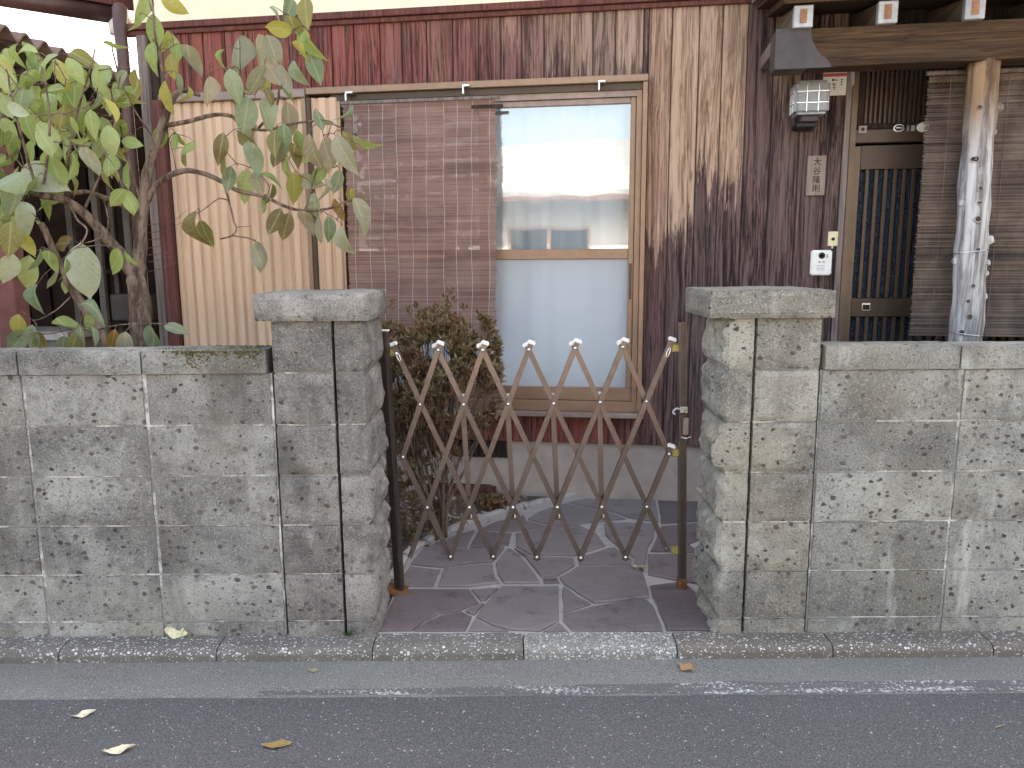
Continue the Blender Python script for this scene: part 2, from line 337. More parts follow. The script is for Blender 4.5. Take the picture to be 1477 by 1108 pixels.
def strand_mat(name, a, b, scl):
    k = M(name, .6, .3); P = k.pos(); isl = k.n('ShaderNodeNewGeometry').outputs['Random Per Island']; lo = k.noise(k.vscale(P, (scl, scl, 6)), 1.0, 4, .6)
    k.col(k.mix(k.math('ADD', k.math('MULTIPLY', isl, .55), k.math('MULTIPLY', k.step(lo, .3, .7), .45)), a, b)); return k.m
MT['slat'] = strand_mat('bamboo_slat', (.15, .072, .058), (.39, .235, .19), 3); MT['reed'] = strand_mat('reed', (.035, .024, .020), (.25, .180, .142), 7)
MT['thread'] = plain('pale_thread', (.62, .56, .52), .9, var=.1)
MT['grit'] = plain('grit', (.27, .19, .14), .9, var=.6, scale=45)
k = M('bark', .95, .15); P = k.pos(); g = k.noise(k.vscale(P, (30, 30, 9)), 1.0, 6, .7)
k.col(k.mix(k.step(g, .36, .64), (.075, .048, .038), (.27, .195, .15))); k.bump(g, 1, .010); MT['bark'] = k.m
MT['twig'] = plain('twig_bark', (.15, .095, .08), .9, var=.35, scale=40)
k = M('leaf', .48, .4); oc = k.ocoord(); s3 = k.sep(oc); c = k.info('Color'); rnd = k.info()
off = k.n('ShaderNodeCombineXYZ'); k.put(off.inputs[0], k.math('MULTIPLY', rnd, 61.0)); k.put(off.inputs[1], k.math('MULTIPLY', rnd, 17.0))
Vv = k.vscale(oc, (1, 1, 1), off.outputs[0])
mid = k.step(k.math('ABSOLUTE', s3[0]), .035, .0, 0, .55)
vein = k.math('SINE', k.math('MULTIPLY', k.math('SUBTRACT', s3[1], k.math('MULTIPLY', k.math('ABSOLUTE', s3[0]), 1.1)), 52.0))
cc = k.mix(k.step(k.noise(Vv, 3.2, 4, .6), .35, .7, 0, .55), c, k.mix(.6, c, (.34, .30, .10)))
cc = k.mix(k.step(k.noise(Vv, 13, 4, .7), .60, .68, 0, .65), cc, (.085, .05, .025))
cc = k.mix(k.step(vein, .86, 1.0, 0, .15), cc, (.42, .45, .26)); cc = k.mix(mid, cc, (.46, .47, .27))
edge = k.n('ShaderNodeUVMap')
k.col(cc); k.bump(k.math('ADD', k.math('MULTIPLY', vein, .10), k.noise(Vv, 7, 3)), .4, .01)
tl = k.n('ShaderNodeBsdfTranslucent'); k.put(tl.inputs[0], k.mix(.35, cc, (.45, .48, .06))); mx = k.n('ShaderNodeMixShader'); mx.inputs[0].default_value = .33
k.t.links.new(k.p.outputs[0], mx.inputs[1]); k.t.links.new(tl.outputs[0], mx.inputs[2]); k.t.links.new(mx.outputs[0], k.t.nodes['Material Output'].inputs[0]); MT['leaf'] = k.m
def small_leaf_mat(name, a, b, c3):
    k = M(name, .42, .4); P = k.pos(); cl = k.noise(P, 9, 3); fi = k.noise(P, 70, 2)
    cc = k.mix(k.step(fi, .35, .65), a, b); cc = k.mix(k.step(k.math('ADD', k.math('MULTIPLY', cl, .6), k.math('MULTIPLY', fi, .4)), .52, .62, 0, .8), cc, c3); k.col(cc)
    tl = k.n('ShaderNodeBsdfTranslucent'); k.put(tl.inputs[0], cc); mx = k.n('ShaderNodeMixShader'); mx.inputs[0].default_value = .25
    k.t.links.new(k.p.outputs[0], mx.inputs[1]); k.t.links.new(tl.outputs[0], mx.inputs[2]); k.t.links.new(mx.outputs[0], k.t.nodes['Material Output'].inputs[0]); return k.m
MT['shrub'] = small_leaf_mat('shrub_leaf', (.12, .085, .036), (.28, .195, .095), (.33, .115, .07))  # leaf red is partly lens flare, put into the colour
MT['weed'] = small_leaf_mat('weed_leaf', (.05, .12, .02), (.10, .22, .04), (.08, .18, .03))
MT['moss'] = small_leaf_mat('moss', (.075, .070, .010), (.14, .125, .022), (.11, .060, .018))
MT['roof_sheet'] = plain('corrugated_slate', (.21, .135, .115), .9, var=.35, scale=7, bump=.2)
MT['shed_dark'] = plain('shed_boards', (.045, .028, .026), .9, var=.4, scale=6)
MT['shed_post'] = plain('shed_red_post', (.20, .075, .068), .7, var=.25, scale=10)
MT['shed_clutter'] = plain('shed_clutter_grey', (.20, .19, .18), .8, var=.3, scale=6)
MT['opp_wall'] = plain('opposite_wall', (.46, .48, .50), .9, var=.1, scale=2)
MT['opp_roof'] = plain('opposite_roof', (.20, .215, .24), .7, var=.25, scale=5)
MT['ground'] = plain('ground', (.16, .145, .125), .95, var=.3, scale=2)

# ------------------------------------------------------------------ ground, road, kerb
YARD_Z, ROAD_Z = 0.0, -.05
struct(bx('ground', MT['ground'], None, -250, 250, -250, 250, -.30, -.12))
struct(bx('road', MT['asphalt'], None, -60, 60, -3.6, 2.402, -.13, ROAD_Z - .004))
me = MB()
nx = 240; rows = [2.375, 2.44, 2.52, 2.615]
for j, yy in enumerate(rows):
    for i in range(nx + 1):
        xx = -6 + 12 * i / nx
        e = .006 * fbm(xx * 4, 1.3, 0) if j == 0 else 0
        me.v.append((xx, yy + e, ROAD_Z + (-.0035 if j == 0 else .004) + (.004 * fbm(xx * 2, yy * 3, 4) if j == 2 else 0)))
for j in range(len(rows) - 1):
    for i in range(nx):
        a = j * (nx + 1) + i; me.f.append((a, a + 1, a + nx + 2, a + nx + 1))
struct(me.build('gutter_strip', MT['gutter'], None, smooth=True))
me = MB(); L0 = atZ(372, 1003, ROAD_Z).x; L1 = 6
for i in range(201):
    xx = L0 + (L1 - L0) * i / 200; t = min(1, (xx - L0) / 1.6)
    wd = (.020 + .040 * t) * (1 + .25 * fbm(xx * 6, 5, 1)); cy = 2.398 + .012 * t + .004 * fbm(xx * 3, 2, 8)
    gz = lambda y_: ROAD_Z - .0035 + .0075 * min(1, max(0, (y_ - 2.375) / .065)) + .0016
    me.v += [(xx, cy - wd / 2, gz(cy - wd / 2)), (xx, cy + wd / 2, gz(cy + wd / 2))]
for i in range(200): me.f.append((2 * i, 2 * i + 2, 2 * i + 3, 2 * i + 1))
struct(me.build('road_edge_line', MT['line'], None))

kerb = struct(thing('kerb', 'k', 'k')); del kerb['label']; del kerb['category']
jx = [atZ(p, 935, 0).x for p in (-140, 88, 313, 537, 755, 978, 1205, 1440, 1668)]
step = .565
while jx[0] > -5: jx.insert(0, jx[0] - step)
while jx[-1] < 5: jx.append(jx[-1] + step)
prof = [(2.597, -.12), (2.597, -.022), (2.602, -.008), (2.614, .001), (2.635, .004), (2.705, .006), (2.705, -.12)]
for i in range(len(jx) - 1):
    x0, x1 = jx[i] + .0025, jx[i + 1] - .0025; n = 16; b = MB()
    for q in range(n + 1):
        xx = x0 + (x1 - x0) * q / n; e = .003 if q in (0, n) else 0
        for (yy, zz) in prof:
            jz = .0025 * fbm(xx * 14, yy * 9, 3) if zz > -.1 else 0
            b.v.append((xx, yy + (e if yy < 2.62 else 0) + jz, zz - (e if zz > -.1 else 0) + jz * .6))
    m_ = len(prof)
    for q in range(n):
        for r_ in range(m_ - 1):
            b.f.append((q * m_ + r_, (q + 1) * m_ + r_, (q + 1) * m_ + r_ + 1, q * m_ + r_ + 1))
    b.f.append(tuple(range(m_))[::-1]); b.f.append(tuple(n * m_ + r_ for r_ in range(m_)))
    cx = (jx[i] + jx[i + 1]) / 2
    mm = MT['kerb_white'] if .03 < cx < .56 else (MT['kerb_brown'] if cx > .56 else MT['kerb'])
    b.build('kerb_stone', mm, kerb, smooth=False)

# yard behind the wall and the paved entry
struct(bx('yard', MT['soil'], None, -12, 12, 2.71, 14, -.11, -.012))
pav = struct(bx('paving', MT['flagjoint'], None, -.56, 2.4, 2.704, 4.6, -.10, -.004))
# cut the bed (left of the edging) out of the mortar sheet by giving the sheet the paving outline
outl = [(545, 911), (572, 846), (590, 803), (620, 783), (650, 768), (700, 748), (760, 731), (840, 714), (900, 712)]
pts = [atZ(x, y, -.004) for x, y in outl] + [Vector((2.4, 4.12, 0)), Vector((2.4, 2.704, 0))]
pts[0].y = 2.704
b = MB(); n = len(pts)
b.v = [(p.x, p.y, -.0055) for p in pts] + [(p.x, p.y, -.1) for p in pts]
b.f = [tuple(range(n))[::-1]] + [(i, (i + 1) % n, n + (i + 1) % n, n + i) for i in range(n)]
pm = b.mesh('paving'); pm.materials.append(MT['flagjoint']); pav.data = pm
flags = [
 [(15,797),(100,620),(405,620),(447,676),(370,710),(280,725),(215,755),(160,797)], [(410,620),(532,614),(472,670),(452,670)],
 [(165,797),(220,758),(285,728),(375,714),(418,735),(390,797)], [(430,738),(480,672),(545,606),(786,605),(790,755),(708,799),(580,794),(500,773)],
 [(384,714),(450,680),(470,680),(424,730)], [(396,798),(426,745),(500,779),(575,799)], [(802,610),(830,626),(875,656),(926,684),(803,722)],
 [(802,727),(930,690),(1130,660),(1165,665),(1190,690),(1233,797),(842,797),(800,755)], [(716,800),(790,762),(830,800)],
 [(806,600),(788,572),(862,526),(1100,520),(1148,555),(1163,600),(1173,655),(936,680),(882,648),(838,618)],
 [(1174,606),(1285,592),(1330,602),(1370,632),(1390,702),(1448,797),(1246,797),(1202,690),(1182,650)],
 [(78,608),(150,522),(284,536),(250,609)], [(292,535),(430,514),(504,513),(516,570),(538,594),(400,610),(268,609)],
 [(516,508),(572,443),(620,474),(690,562),(708,595),(552,595),(526,560)], [(596,447),(662,482),(850,490),(858,518),(780,563),(712,570),(642,482)],
 [(716,577),(780,573),(790,593),(722,596)], [(152,514),(197,456),(380,452),(556,442),(506,504),(430,507),(287,527)],
 [(402,443),(442,371),(520,377),(588,382),(573,433)], [(864,486),(1000,442),(1028,442),(1098,492),(1096,513),(872,517)],
 [(602,438),(602,384),(700,363),(760,357),(870,348),(948,382),(986,435),(855,478),(667,473)],
 [(1038,440),(984,390),(979,337),(1198,343),(1192,390),(1163,460),(1148,545),(1107,515),(1107,487)],
 [(1207,387),(1222,352),(1395,338),(1390,408),(1334,430),(1384,463),(1174,460)], [(1164,472),(1384,472),(1384,598),(1290,583),(1164,558)],
 [(812,257),(905,273),(1018,298),(1074,320),(975,330),(870,342),(762,350),(652,322),(702,291)],
 [(824,250),(900,236),(1000,238),(1200,243),(1212,335),(1087,316),(1027,293),(907,267)], [(1208,243),(1395,248),(1395,330),(1222,341)],
 [(445,365),(512,332),(638,303),(652,328),(742,351),(600,374),(522,371)], [(206,449),(332,397),(428,368),(396,443)]]
for pl in flags:
    P_ = [atZ(540 + x * .3385, 640 + y * .3385, 0) for x, y in pl]
    P_ = [p for p in P_]
    c = sum(P_, Vector()) / len(P_); top = .002 + random.uniform(0, .005); b = MB(); ring = []
    # uneven edge: split each side once and nudge it
    Q = []
    for i, p in enumerate(P_):
        q = P_[(i + 1) % len(P_)]; p2 = p + (c - p).normalized() * .003; q2 = q + (c - q).normalized() * .003
        nn = max(1, int((q2 - p2).length / .07)); nrm = Vector((-(q2 - p2).y, (q2 - p2).x, 0)).normalized()
        for a in range(nn): Q.append(p2.lerp(q2, a / nn) + nrm * (.005 * fbm(p2.x * 31 + a, p2.y * 31, 2) if a else 0))
    n = len(Q); tx, ty = random.uniform(-.008, .008), random.uniform(-.008, .008)
    b.v = [(q.x, q.y, -.02) for q in Q] + [(q.x, q.y, top - .004) for q in Q] + [(*(q + (c - q).normalized() * .005).xy, top + (q - c).x * tx + (q - c).y * ty) for q in Q]
    b.f = [(i, (i + 1) % n, n + (i + 1) % n, n + i) for i in range(n)] + [(n + i, n + (i + 1) % n, 2 * n + (i + 1) % n, 2 * n + i) for i in range(n)] + [tuple(2 * n + i for i in range(n))]
    me_ = b.mesh('flagstone'); bm = bmesh.new(); bm.from_mesh(me_); bmesh.ops.recalc_face_normals(bm, faces=bm.faces[:]); bm.to_mesh(me_); bm.free()
    obj('flagstone', me_, MT['flag'], pav)
# rough edging stones between the planting bed and the paving
ed = [atZ(x, y, 0) for x, y in ((574, 838), (590, 802), (618, 783), (650, 767), (676, 757), (702, 747), (732, 738), (764, 730), (800, 722), (840, 714), (872, 708))]
for i in range(len(ed) - 1):
    p, q = ed[i], ed[i + 1]; d_ = (q - p).normalized(); nn = Vector((-d_.y, d_.x, 0)); b = MB(); wdt = random.uniform(.05, .08)
    wdt = random.uniform(.045, .06); pa, qa = p + d_ * .003, q - d_ * .003; n_ = 6; h_ = random.uniform(.012, .022)
    for t in range(n_ + 1):
        c_ = pa.lerp(qa, t / n_); w_ = wdt * (1 + .25 * fbm(c_.x * 14, c_.y * 14, 1)); e_ = .006 if t in (0, n_) else 0
        for (o_, z_) in ((0, -.03), (.002, h_ * .6 - e_), (.012, h_ - e_), (w_ * .8, h_ - e_ + .004 * fbm(c_.x * 20, c_.y * 20, 5)), (w_, h_ * .5 - e_), (w_, -.03)): b.v.append(tuple(c_ + nn * o_ + Vector((0, 0, z_))))
    for t in range(n_):
        for r_ in range(5): b.f.append((t * 6 + r_, t * 6 + r_ + 1, t * 6 + r_ + 7, t * 6 + r_ + 6))
    b.f += [tuple(range(6)), tuple(n_ * 6 + r_ for r_ in range(6))[::-1]]
    b.build('edging_stone', MT['flagjoint'], pav)
# loose gravel in the bed
b = MB()
for i in range(1500):
    x = random.uniform(-1.6, .35); y = random.uniform(3.3, 4.45); e_ = max(0, (y - 3.5)) * .95 - .52
    if x > e_ - .06: continue
    r_ = random.uniform(.006, .019); o = len(b.v)
    for a, bb_, c_ in ((1, 0, 0), (-1, 0, 0), (0, 1, 0), (0, -1, 0), (0, 0, 1), (0, 0, -1)):
        j_ = r_ * random.uniform(.7, 1.3); b.v.append((x + a * j_, y + bb_ * j_, -.010 + c_ * j_ * .6))
    b.f += [tuple(o + k_ for k_ in t) for t in ((0, 2, 4), (2, 1, 4), (1, 3, 4), (3, 0, 4), (2, 0, 5), (1, 2, 5), (3, 1, 5), (0, 3, 5))]
struct(b.build('bed_gravel', MT['gravel'], None), 'stuff')

# ------------------------------------------------------------------ block walls and pillars
ZC = [-.06, .062, .249, .440, .629, .818, 1.008]      # joints
WY = 2.70
def grid_block(name, x0, x1, y0, y1, z0, z1, m, parent, amps, seed=0, res=.026, jag=0.0):
    """A cast block whose listed faces are split rough: amps = {'-y': .01, '+x': .03, ...}"""
    nx_, ny_, nz_ = [max(2, min(18, int(round((b_ - a_) / res)))) for a_, b_ in ((x0, x1), (y0, y1), (z0, z1))]
    bm = bmesh.new(); vm = {}
    def V(i, j, l):
        if (i, j, l) not in vm: vm[(i, j, l)] = bm.verts.new((x0 + (x1 - x0) * i / nx_, y0 + (y1 - y0) * j / ny_, z0 + (z1 - z0) * l / nz_))
        return vm[(i, j, l)]
    for i in range(nx_):
        for l in range(nz_):
            bm.faces.new((V(i, 0, l), V(i + 1, 0, l), V(i + 1, 0, l + 1), V(i, 0, l + 1))); bm.faces.new((V(i + 1, ny_, l), V(i, ny_, l), V(i, ny_, l + 1), V(i + 1, ny_, l + 1)))
    for j in range(ny_):
        for l in range(nz_):
            bm.faces.new((V(0, j + 1, l), V(0, j, l), V(0, j, l + 1), V(0, j + 1, l + 1))); bm.faces.new((V(nx_, j, l), V(nx_, j + 1, l), V(nx_, j + 1, l + 1), V(nx_, j, l + 1)))
    for i in range(nx_):
        for j in range(ny_):
            bm.faces.new((V(i, j + 1, 0), V(i + 1, j + 1, 0), V(i + 1, j, 0), V(i, j, 0))); bm.faces.new((V(i, j, nz_), V(i + 1, j, nz_), V(i + 1, j + 1, nz_), V(i, j + 1, nz_)))
    ax = {'x': 0, 'y': 1, 'z': 2}; lim = ((x0, x1), (y0, y1), (z0, z1))
    for v in bm.verts:
        co = v.co.copy(); dsp = Vector((0, 0, 0))
        for kf, amp in amps.items():
            a_ = ax[kf[1]]; sgn = 1 if kf[0] == '+' else -1; pl_ = lim[a_][1] if sgn > 0 else lim[a_][0]
            if abs(co[a_] - pl_) > 1e-6: continue
            fall = 1.0
            for o_ in range(3):
                if o_ == a_: continue
                if ('+' + 'xyz'[o_]) in amps or ('-' + 'xyz'[o_]) in amps: mar = .012
                else: mar = .022
                fall *= min(1, (min(co[o_] - lim[o_][0], lim[o_][1] - co[o_])) / mar * .85 + .15)
            p_ = co * 9 + Vector((seed, seed * 1.7, 0)); nv = .55 + .75 * mn.fractal(p_, .7, 2, 4); cell = mn.voronoi(co * 11 + Vector((seed, 0, seed)))[0][0]
            dsp[a_] += sgn * amp * fall * (nv * .7 + .55 * cell)
        v.co = co + dsp
    for v in bm.verts: v.co += Vector((mn.noise(v.co * 40), mn.noise(v.co * 40 + Vector((9, 0, 0))), mn.noise(v.co * 40 + Vector((0, 9, 0))))) * .0016
    me_ = bpy.data.meshes.new(name); bm.to_mesh(me_); bm.free()
    return obj(name, me_, m, parent)

def wall(name, label, xs, m, cap_m, cap_joints, sign):
    t = thing(name, label, 'wall', ((xs[0] + xs[-1]) / 2, WY + .06, 0)); ox, oy = t.location.x, t.location.y
    bx('mortar_core', MT['mortar'], t, xs[0] - ox, xs[-1] - ox, WY + .0048 - oy, WY + .1155 - oy, -.10, 1.006)
    for c in range(len(ZC) - 1):
        for i in range(len(xs) - 1):
            j0 = .0062 + random.uniform(-.0015, .002)
            dy = random.uniform(-.0025, .0015)
            o = grid_block('block', xs[i] + j0 - ox, xs[i + 1] - j0 - ox, WY + dy - oy, WY + .12 - oy, ZC[c] + .0038 + random.uniform(-.001, .0012), ZC[c + 1] - .0038, m, t, {'-y': .0022, '+y': .002}, seed=c * 7.3 + i * 3.1 + ox * 5, res=.04)
    for i in range(len(cap_joints) - 1):
        grid_block('coping_block', cap_joints[i] + .003 - ox, cap_joints[i + 1] - .003 - ox, WY - .012 - oy, WY + .132 - oy, 1.009, 1.092 + random.uniform(-.003, .003), cap_m, t, {'-y': .005, '+z': .005, '+y': .004}, seed=i * 5.1 + ox * 3)
    return t
lx = [-.860]
for d_ in (.458, .437, .45, .45, .45, .45, .45): lx.insert(0, lx[0] - d_)
rx = [1.106]
for d_ in (.508, .45, .45, .45, .45, .45, .45): rx.append(rx[-1] + d_)
capL = [atY(x, 525, WY - .01).x for x in (204, 388)]; capL = [capL[0] - 2 * .6 - .42 - .3, capL[0] - .6 - .42, capL[0] - .42 - .02, capL[0], -.872]
capR = [1.112, atY(1383, 515, WY).x, 2.2, 2.8, 3.5]
wall('block_wall', 'low grey concrete block wall under the leafy tree, moss on its coping', lx, MT['block'], MT['block'], capL, -1)
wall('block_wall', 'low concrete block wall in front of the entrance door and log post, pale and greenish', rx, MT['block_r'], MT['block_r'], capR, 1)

def pillar(label, xw0, xg, xw1, side, m, cap_m, capx, core, cap_z=(1.196, 1.290)):
    """front runs xw0..xw1 with an open groove at xg; the face on `side` (+1 right, -1 left) looks into the gateway"""
    t = thing('gate_pillar', label, 'pillar', ((xw0 + xw1) / 2, WY + .16, 0)); ox, oy = t.location.x, t.location.y
    dep = .315; zs = ZC + [1.195]
    for a, b_ in ((xw0 + .004, xg - .006), (xg + .006, xw1 - .004)): bx('mortar_core', MT['mortar'], t, a - ox, b_ - ox, WY + .0035 - oy, WY + dep - .004 - oy, -.10, 1.194)
    bx('groove_back', core, t, xg - .02 - ox, xg + .02 - ox, WY + .12 - oy, WY + .14 - oy, -.10, 1.193)
    for c in range(len(zs) - 1):
        for (a, b_, inner) in ((xw0, xg - .0035, side < 0), (xg + .0035, xw1, side > 0)):
            amps = {'-y': random.uniform(.006, .014) if (not inner) else .007}
            if inner: amps['+x' if side > 0 else '-x'] = random.uniform(.022, .042)
            else: amps['-y'] *= 1.25
            grid_block('block', a + .002 - ox, b_ - .002 - ox, WY - .002 - oy, WY + dep - oy, zs[c] + .004, zs[c + 1] - .0035, m, t, amps, seed=c * 4.7 + a * 9 + side * 13, res=.017)
    grid_block('cap_stone', capx[0] - ox, capx[1] - ox, WY - .035 - oy, WY + dep + .035 - oy, cap_z[0], cap_z[1], cap_m, t, {'-y': .012, '+z': .004, '+x': .010, '-x': .010}, seed=side * 3.3, res=.02)
    return t
pillar('concrete block gate pillar with dark stained cap beside the shrub', -.853, -.634, -.528, 1, MT['pillar_l'], MT['pillar_l'], (-.897, -.500), MT['black'])
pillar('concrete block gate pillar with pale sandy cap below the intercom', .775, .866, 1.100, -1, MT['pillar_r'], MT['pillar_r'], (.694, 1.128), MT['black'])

# moss on the coping of the tree-side wall
b = MB(); x0m, x1m = atY(236, 510, WY).x, atY(384, 508, WY).x
for i in range(2600):
    t = random.random(); x = x0m + (x1m - x0m) * t; y = WY - .008 + random.random() ** 1.7 * .13
    if fbm(x * 9, y * 9, 3) < -.18 + .25 * abs(t - .5): continue
    if random.random() < .45 * abs(2 * t - 1) ** .7: continue
    r_ = random.uniform(.002, .007); h = random.uniform(.002, .008); o = len(b.v); a0 = random.random() * 6; zt = 1.091
    if y < WY + .004: zt = 1.088 - random.random() ** 3 * .06; y = WY - .014
    for q in range(4): b.v.append((x + r_ * math.cos(a0 + q * 1.57), y + r_ * math.sin(a0 + q * 1.57), zt))
    b.v.append((x + random.uniform(-.003, .003), y - random.uniform(0, .003), zt + h)); b.f += [(o, o + 1, o + 4), (o + 1, o + 2, o + 4), (o + 2, o + 3, o + 4), (o + 3, o, o + 4)]
mo = b.build('moss', MT['moss'], None); tag(mo, 'olive green moss growing along the wall coping', 'moss'); mo['kind'] = 'stuff'
# ------------------------------------------------------------------ house (local x along the facade, -y to the street)
H = thing('house', 'old timber clad house with red brown weathered boards, sliding window and entrance porch', 'house', HO, -HA)
ZT = 2.765                                     # top of the boarding
S_CORNER, S_END = -2.80, 4.2
WS0, WS1, WZ0, WZ1 = -1.56, .165, .525, 2.36   # window opening
DS0, DS1, DZ1 = 1.25, 3.0, 2.40                # door opening
DEPTH = 6.0
def hb(name, m, s0, s1, f0, f1, z0, z1, parent=None, bevel=0, color=None):   # f = distance in front of the wall plane
    return bx(name, m, parent or H, s0, s1, -f1, -f0, z0, z1, bevel, color)
# carcass
hb('wall_core', MT['dark_room'], S_CORNER, WS0, -.12, 0, .33, ZT)
hb('wall_core', MT['dark_room'], WS0, WS1, -.12, 0, WZ1, ZT)
hb('wall_core', MT['dark_room'], WS0, WS1, -.12, 0, .33, WZ0)
hb('wall_core', MT['dark_room'], WS1, DS0, -.12, 0, .33, ZT)
hb('wall_core', MT['dark_room'], DS0, DS1, -.12, 0, DZ1, ZT)
hb('wall_core', MT['dark_room'], DS1, S_END, -.12, 0, .0, ZT)
hb('upper_wall', MT['plaster'], S_CORNER, S_END, -.14, .004, ZT, 4.9)
hb('side_wall', MT['dark_room'], S_CORNER, S_CORNER + .12, -DEPTH, -.12, 0, 4.9)
hb('side_wall', MT['dark_room'], S_END - .12, S_END, -DEPTH, -.12, 0, 4.9)
hb('back_wall', MT['dark_room'], S_CORNER, S_END, -DEPTH - .12, -DEPTH, 0, 4.9)
hb('room_floor', MT['wood_dark'], S_CORNER + .12, S_END - .12, -DEPTH, -.12, .38, .45)
hb('room_ceiling', MT['dark_room'], S_CORNER + .12, S_END - .12, -DEPTH, -.12, 2.80, 2.86)
rf = MB(); e = .0; ov = .55; ridge = 6.6; ym = DEPTH / 2
for zz in (0, .14):
    rf.v += [(S_CORNER - .1, -ov, 4.75 + zz), (S_END + ov, -ov, 4.75 + zz), (S_END + ov, ym, ridge + zz), (S_CORNER - .1, ym, ridge + zz), (S_END + ov, DEPTH + ov, 4.75 + zz), (S_CORNER - .1, DEPTH + ov, 4.75 + zz)]
rf.f = [(3, 2, 1, 0), (5, 4, 2, 3), (6, 7, 8, 9), (9, 8, 10, 11), (0, 1, 7, 6), (4, 5, 11, 10), (1, 2, 8, 7), (2, 4, 10, 8), (3, 0, 6, 9), (5, 3, 9, 11)]
rf.build('roof', MT['opp_roof'], H)
g = MB(); g.v = [(S_CORNER + .05, .1, 4.9), (S_CORNER + .05, DEPTH, 4.9), (S_CORNER + .05, ym, ridge), (S_END - .05, .1, 4.9), (S_END - .05, DEPTH, 4.9), (S_END - .05, ym, ridge)]; g.f = [(0, 2, 1), (3, 4, 5)]; g.build('gable_wall', MT['plaster'], H)
# foundation
fo = hb('foundation', MT['concrete'], S_CORNER + .02, DS0 - .02, -.13, -.012, -.08, .334)
v0 = (-.935, .225); v1 = (-.575, .330)
vt = hb('foundation_vent', MT['black'], v0[0], v1[0], -.012, -.006, v0[1], v1[1])
for i in range(9): hb('vent_bar', MT['wood_dark'], v0[0] + .03 + i * .037, v0[0] + .044 + i * .037, -.006, .002, v0[1], v1[1], vt)
# planks
rp = random.Random(11); s = S_CORNER + .16; i = 0
def plank(s0, s1, z0, z1, f=0.0, col=None):
    b = MB(); n = 10; th = .016
    b.box(s0, s1, -f - th, -f, z0, z1)
    return b.build('plank', MT['plank'], H, bevel=.0025).__setattr__('color', col)
while s < DS0 - .045:
    wd = rp.uniform(.118, .15)
    if s < WS1 + .03 < s + wd: wd = WS1 + .03 - s
    s2 = min(s + wd, DS0 - .036)
    if DS0 - .036 - s2 < .05: s2 = DS0 - .036
    mid = (s + s2) / 2; f = rp.uniform(0, .004); g_ = .003
    red = max(.12, min(1, (.05 - mid) / 1.5)) * .95
    if mid < WS1 + .02:
        # boards above the window: stain plus painted lens-flare red to the left, worn to the right
        worn_z = rp.uniform(2.25, 2.65); pale = max(0, min(.95, (mid + 1.7) / 1.5)) * rp.uniform(.25, .75)
        plank(s + g_, s2 - g_, 2.375, ZT, f, (red, worn_z, pale, 1))
        if mid > -1.55: plank(s + g_, s2 - g_, .335, WZ0 + .02, f, (.95 if mid < .0 else .6, 9, 0, 1))
    else:
        q = mid - WS1
        worn_z = {0: 1.50, 1: 1.62, 2: 1.86, 3: 1.80, 4: 3.2, 5: 2.3, 6: 2.6}.get(int(q / .134), 2.2 + rp.random() * .6) + rp.uniform(-.08, .08)
        pale = .95 if q < .56 else .5
        plank(s + g_, s2 - g_, .335, ZT, f, (.10 if q > .1 else .25, worn_z, pale, 1))
    s = s2
hb('eave_board', MT['wood_dark'], 1.18, S_END, .0, .016, DZ1, ZT)
# trim under the plaster
hb('trim_board', MT['wood_red'], S_CORNER - .06, S_END, .002, .055, ZT - .018, ZT + .018, bevel=.003)
hb('trim_board', MT['wood_red'], S_CORNER - .05, S_END, .001, .038, ZT - .046, ZT - .020, bevel=.003)
# corner boards and posts left of the shutter case
hb('corner_board', MT['wood_grey'], -2.775, -2.715, .0, .05, .0, ZT - .047, bevel=.004)
hb('corner_board', MT['wood_dark'], -2.712, -2.665, .0, .028, .0, ZT - .047, bevel=.004)
hb('corner_board', MT['wood_red'], -2.662, -2.595, .0, .13, .0, 2.335, bevel=.004)
# shutter case: corrugated cream panels with brown rails
case = hb('shutter_case', MT['alu_dark'], -2.595, -1.525, .0, .072, WZ0 - .02, 2.315)
def corr(s0, s1):
    b = MB(); n = int((s1 - s0) / .0040); pitch = .0635
    for i_ in range(n + 1):
        ss = s0 + (s1 - s0) * i_ / n; ph = (ss / pitch) % 1
        d_ = .015 if ph < .60 else (.015 - .015 * (ph - .60) / .13 if ph < .73 else (0 if ph < .87 else .015 * (ph - .87) / .13))
        b.v += [(ss, -.078 - d_, WZ0), (ss, -.078 - d_, 2.318)]
    for i_ in range(n): b.f.append((2 * i_, 2 * i_ + 2, 2 * i_ + 3, 2 * i_ + 1))
    return b.build('corrugated_panel', MT['corr'], case)
corr(-2.585, -1.748); corr(-1.694, -1.528)
for (a, c_) in ((-1.747, -1.722), (-1.719, -1.695)): hb('post', MT['alu'] if a < -1.73 else MT['alu_dark'], a, c_, .07, .112, WZ0 - .01, 2.318, case, .002)
hb('top_rail', MT['alu_pink'], -2.62, -1.722, .0, .118, 2.320, 2.368, case, .004)
hb('bottom_rail', MT['alu_dark'], -2.6, -1.53, .074, .112, WZ0 - .03, WZ0 + .03, case, .003)
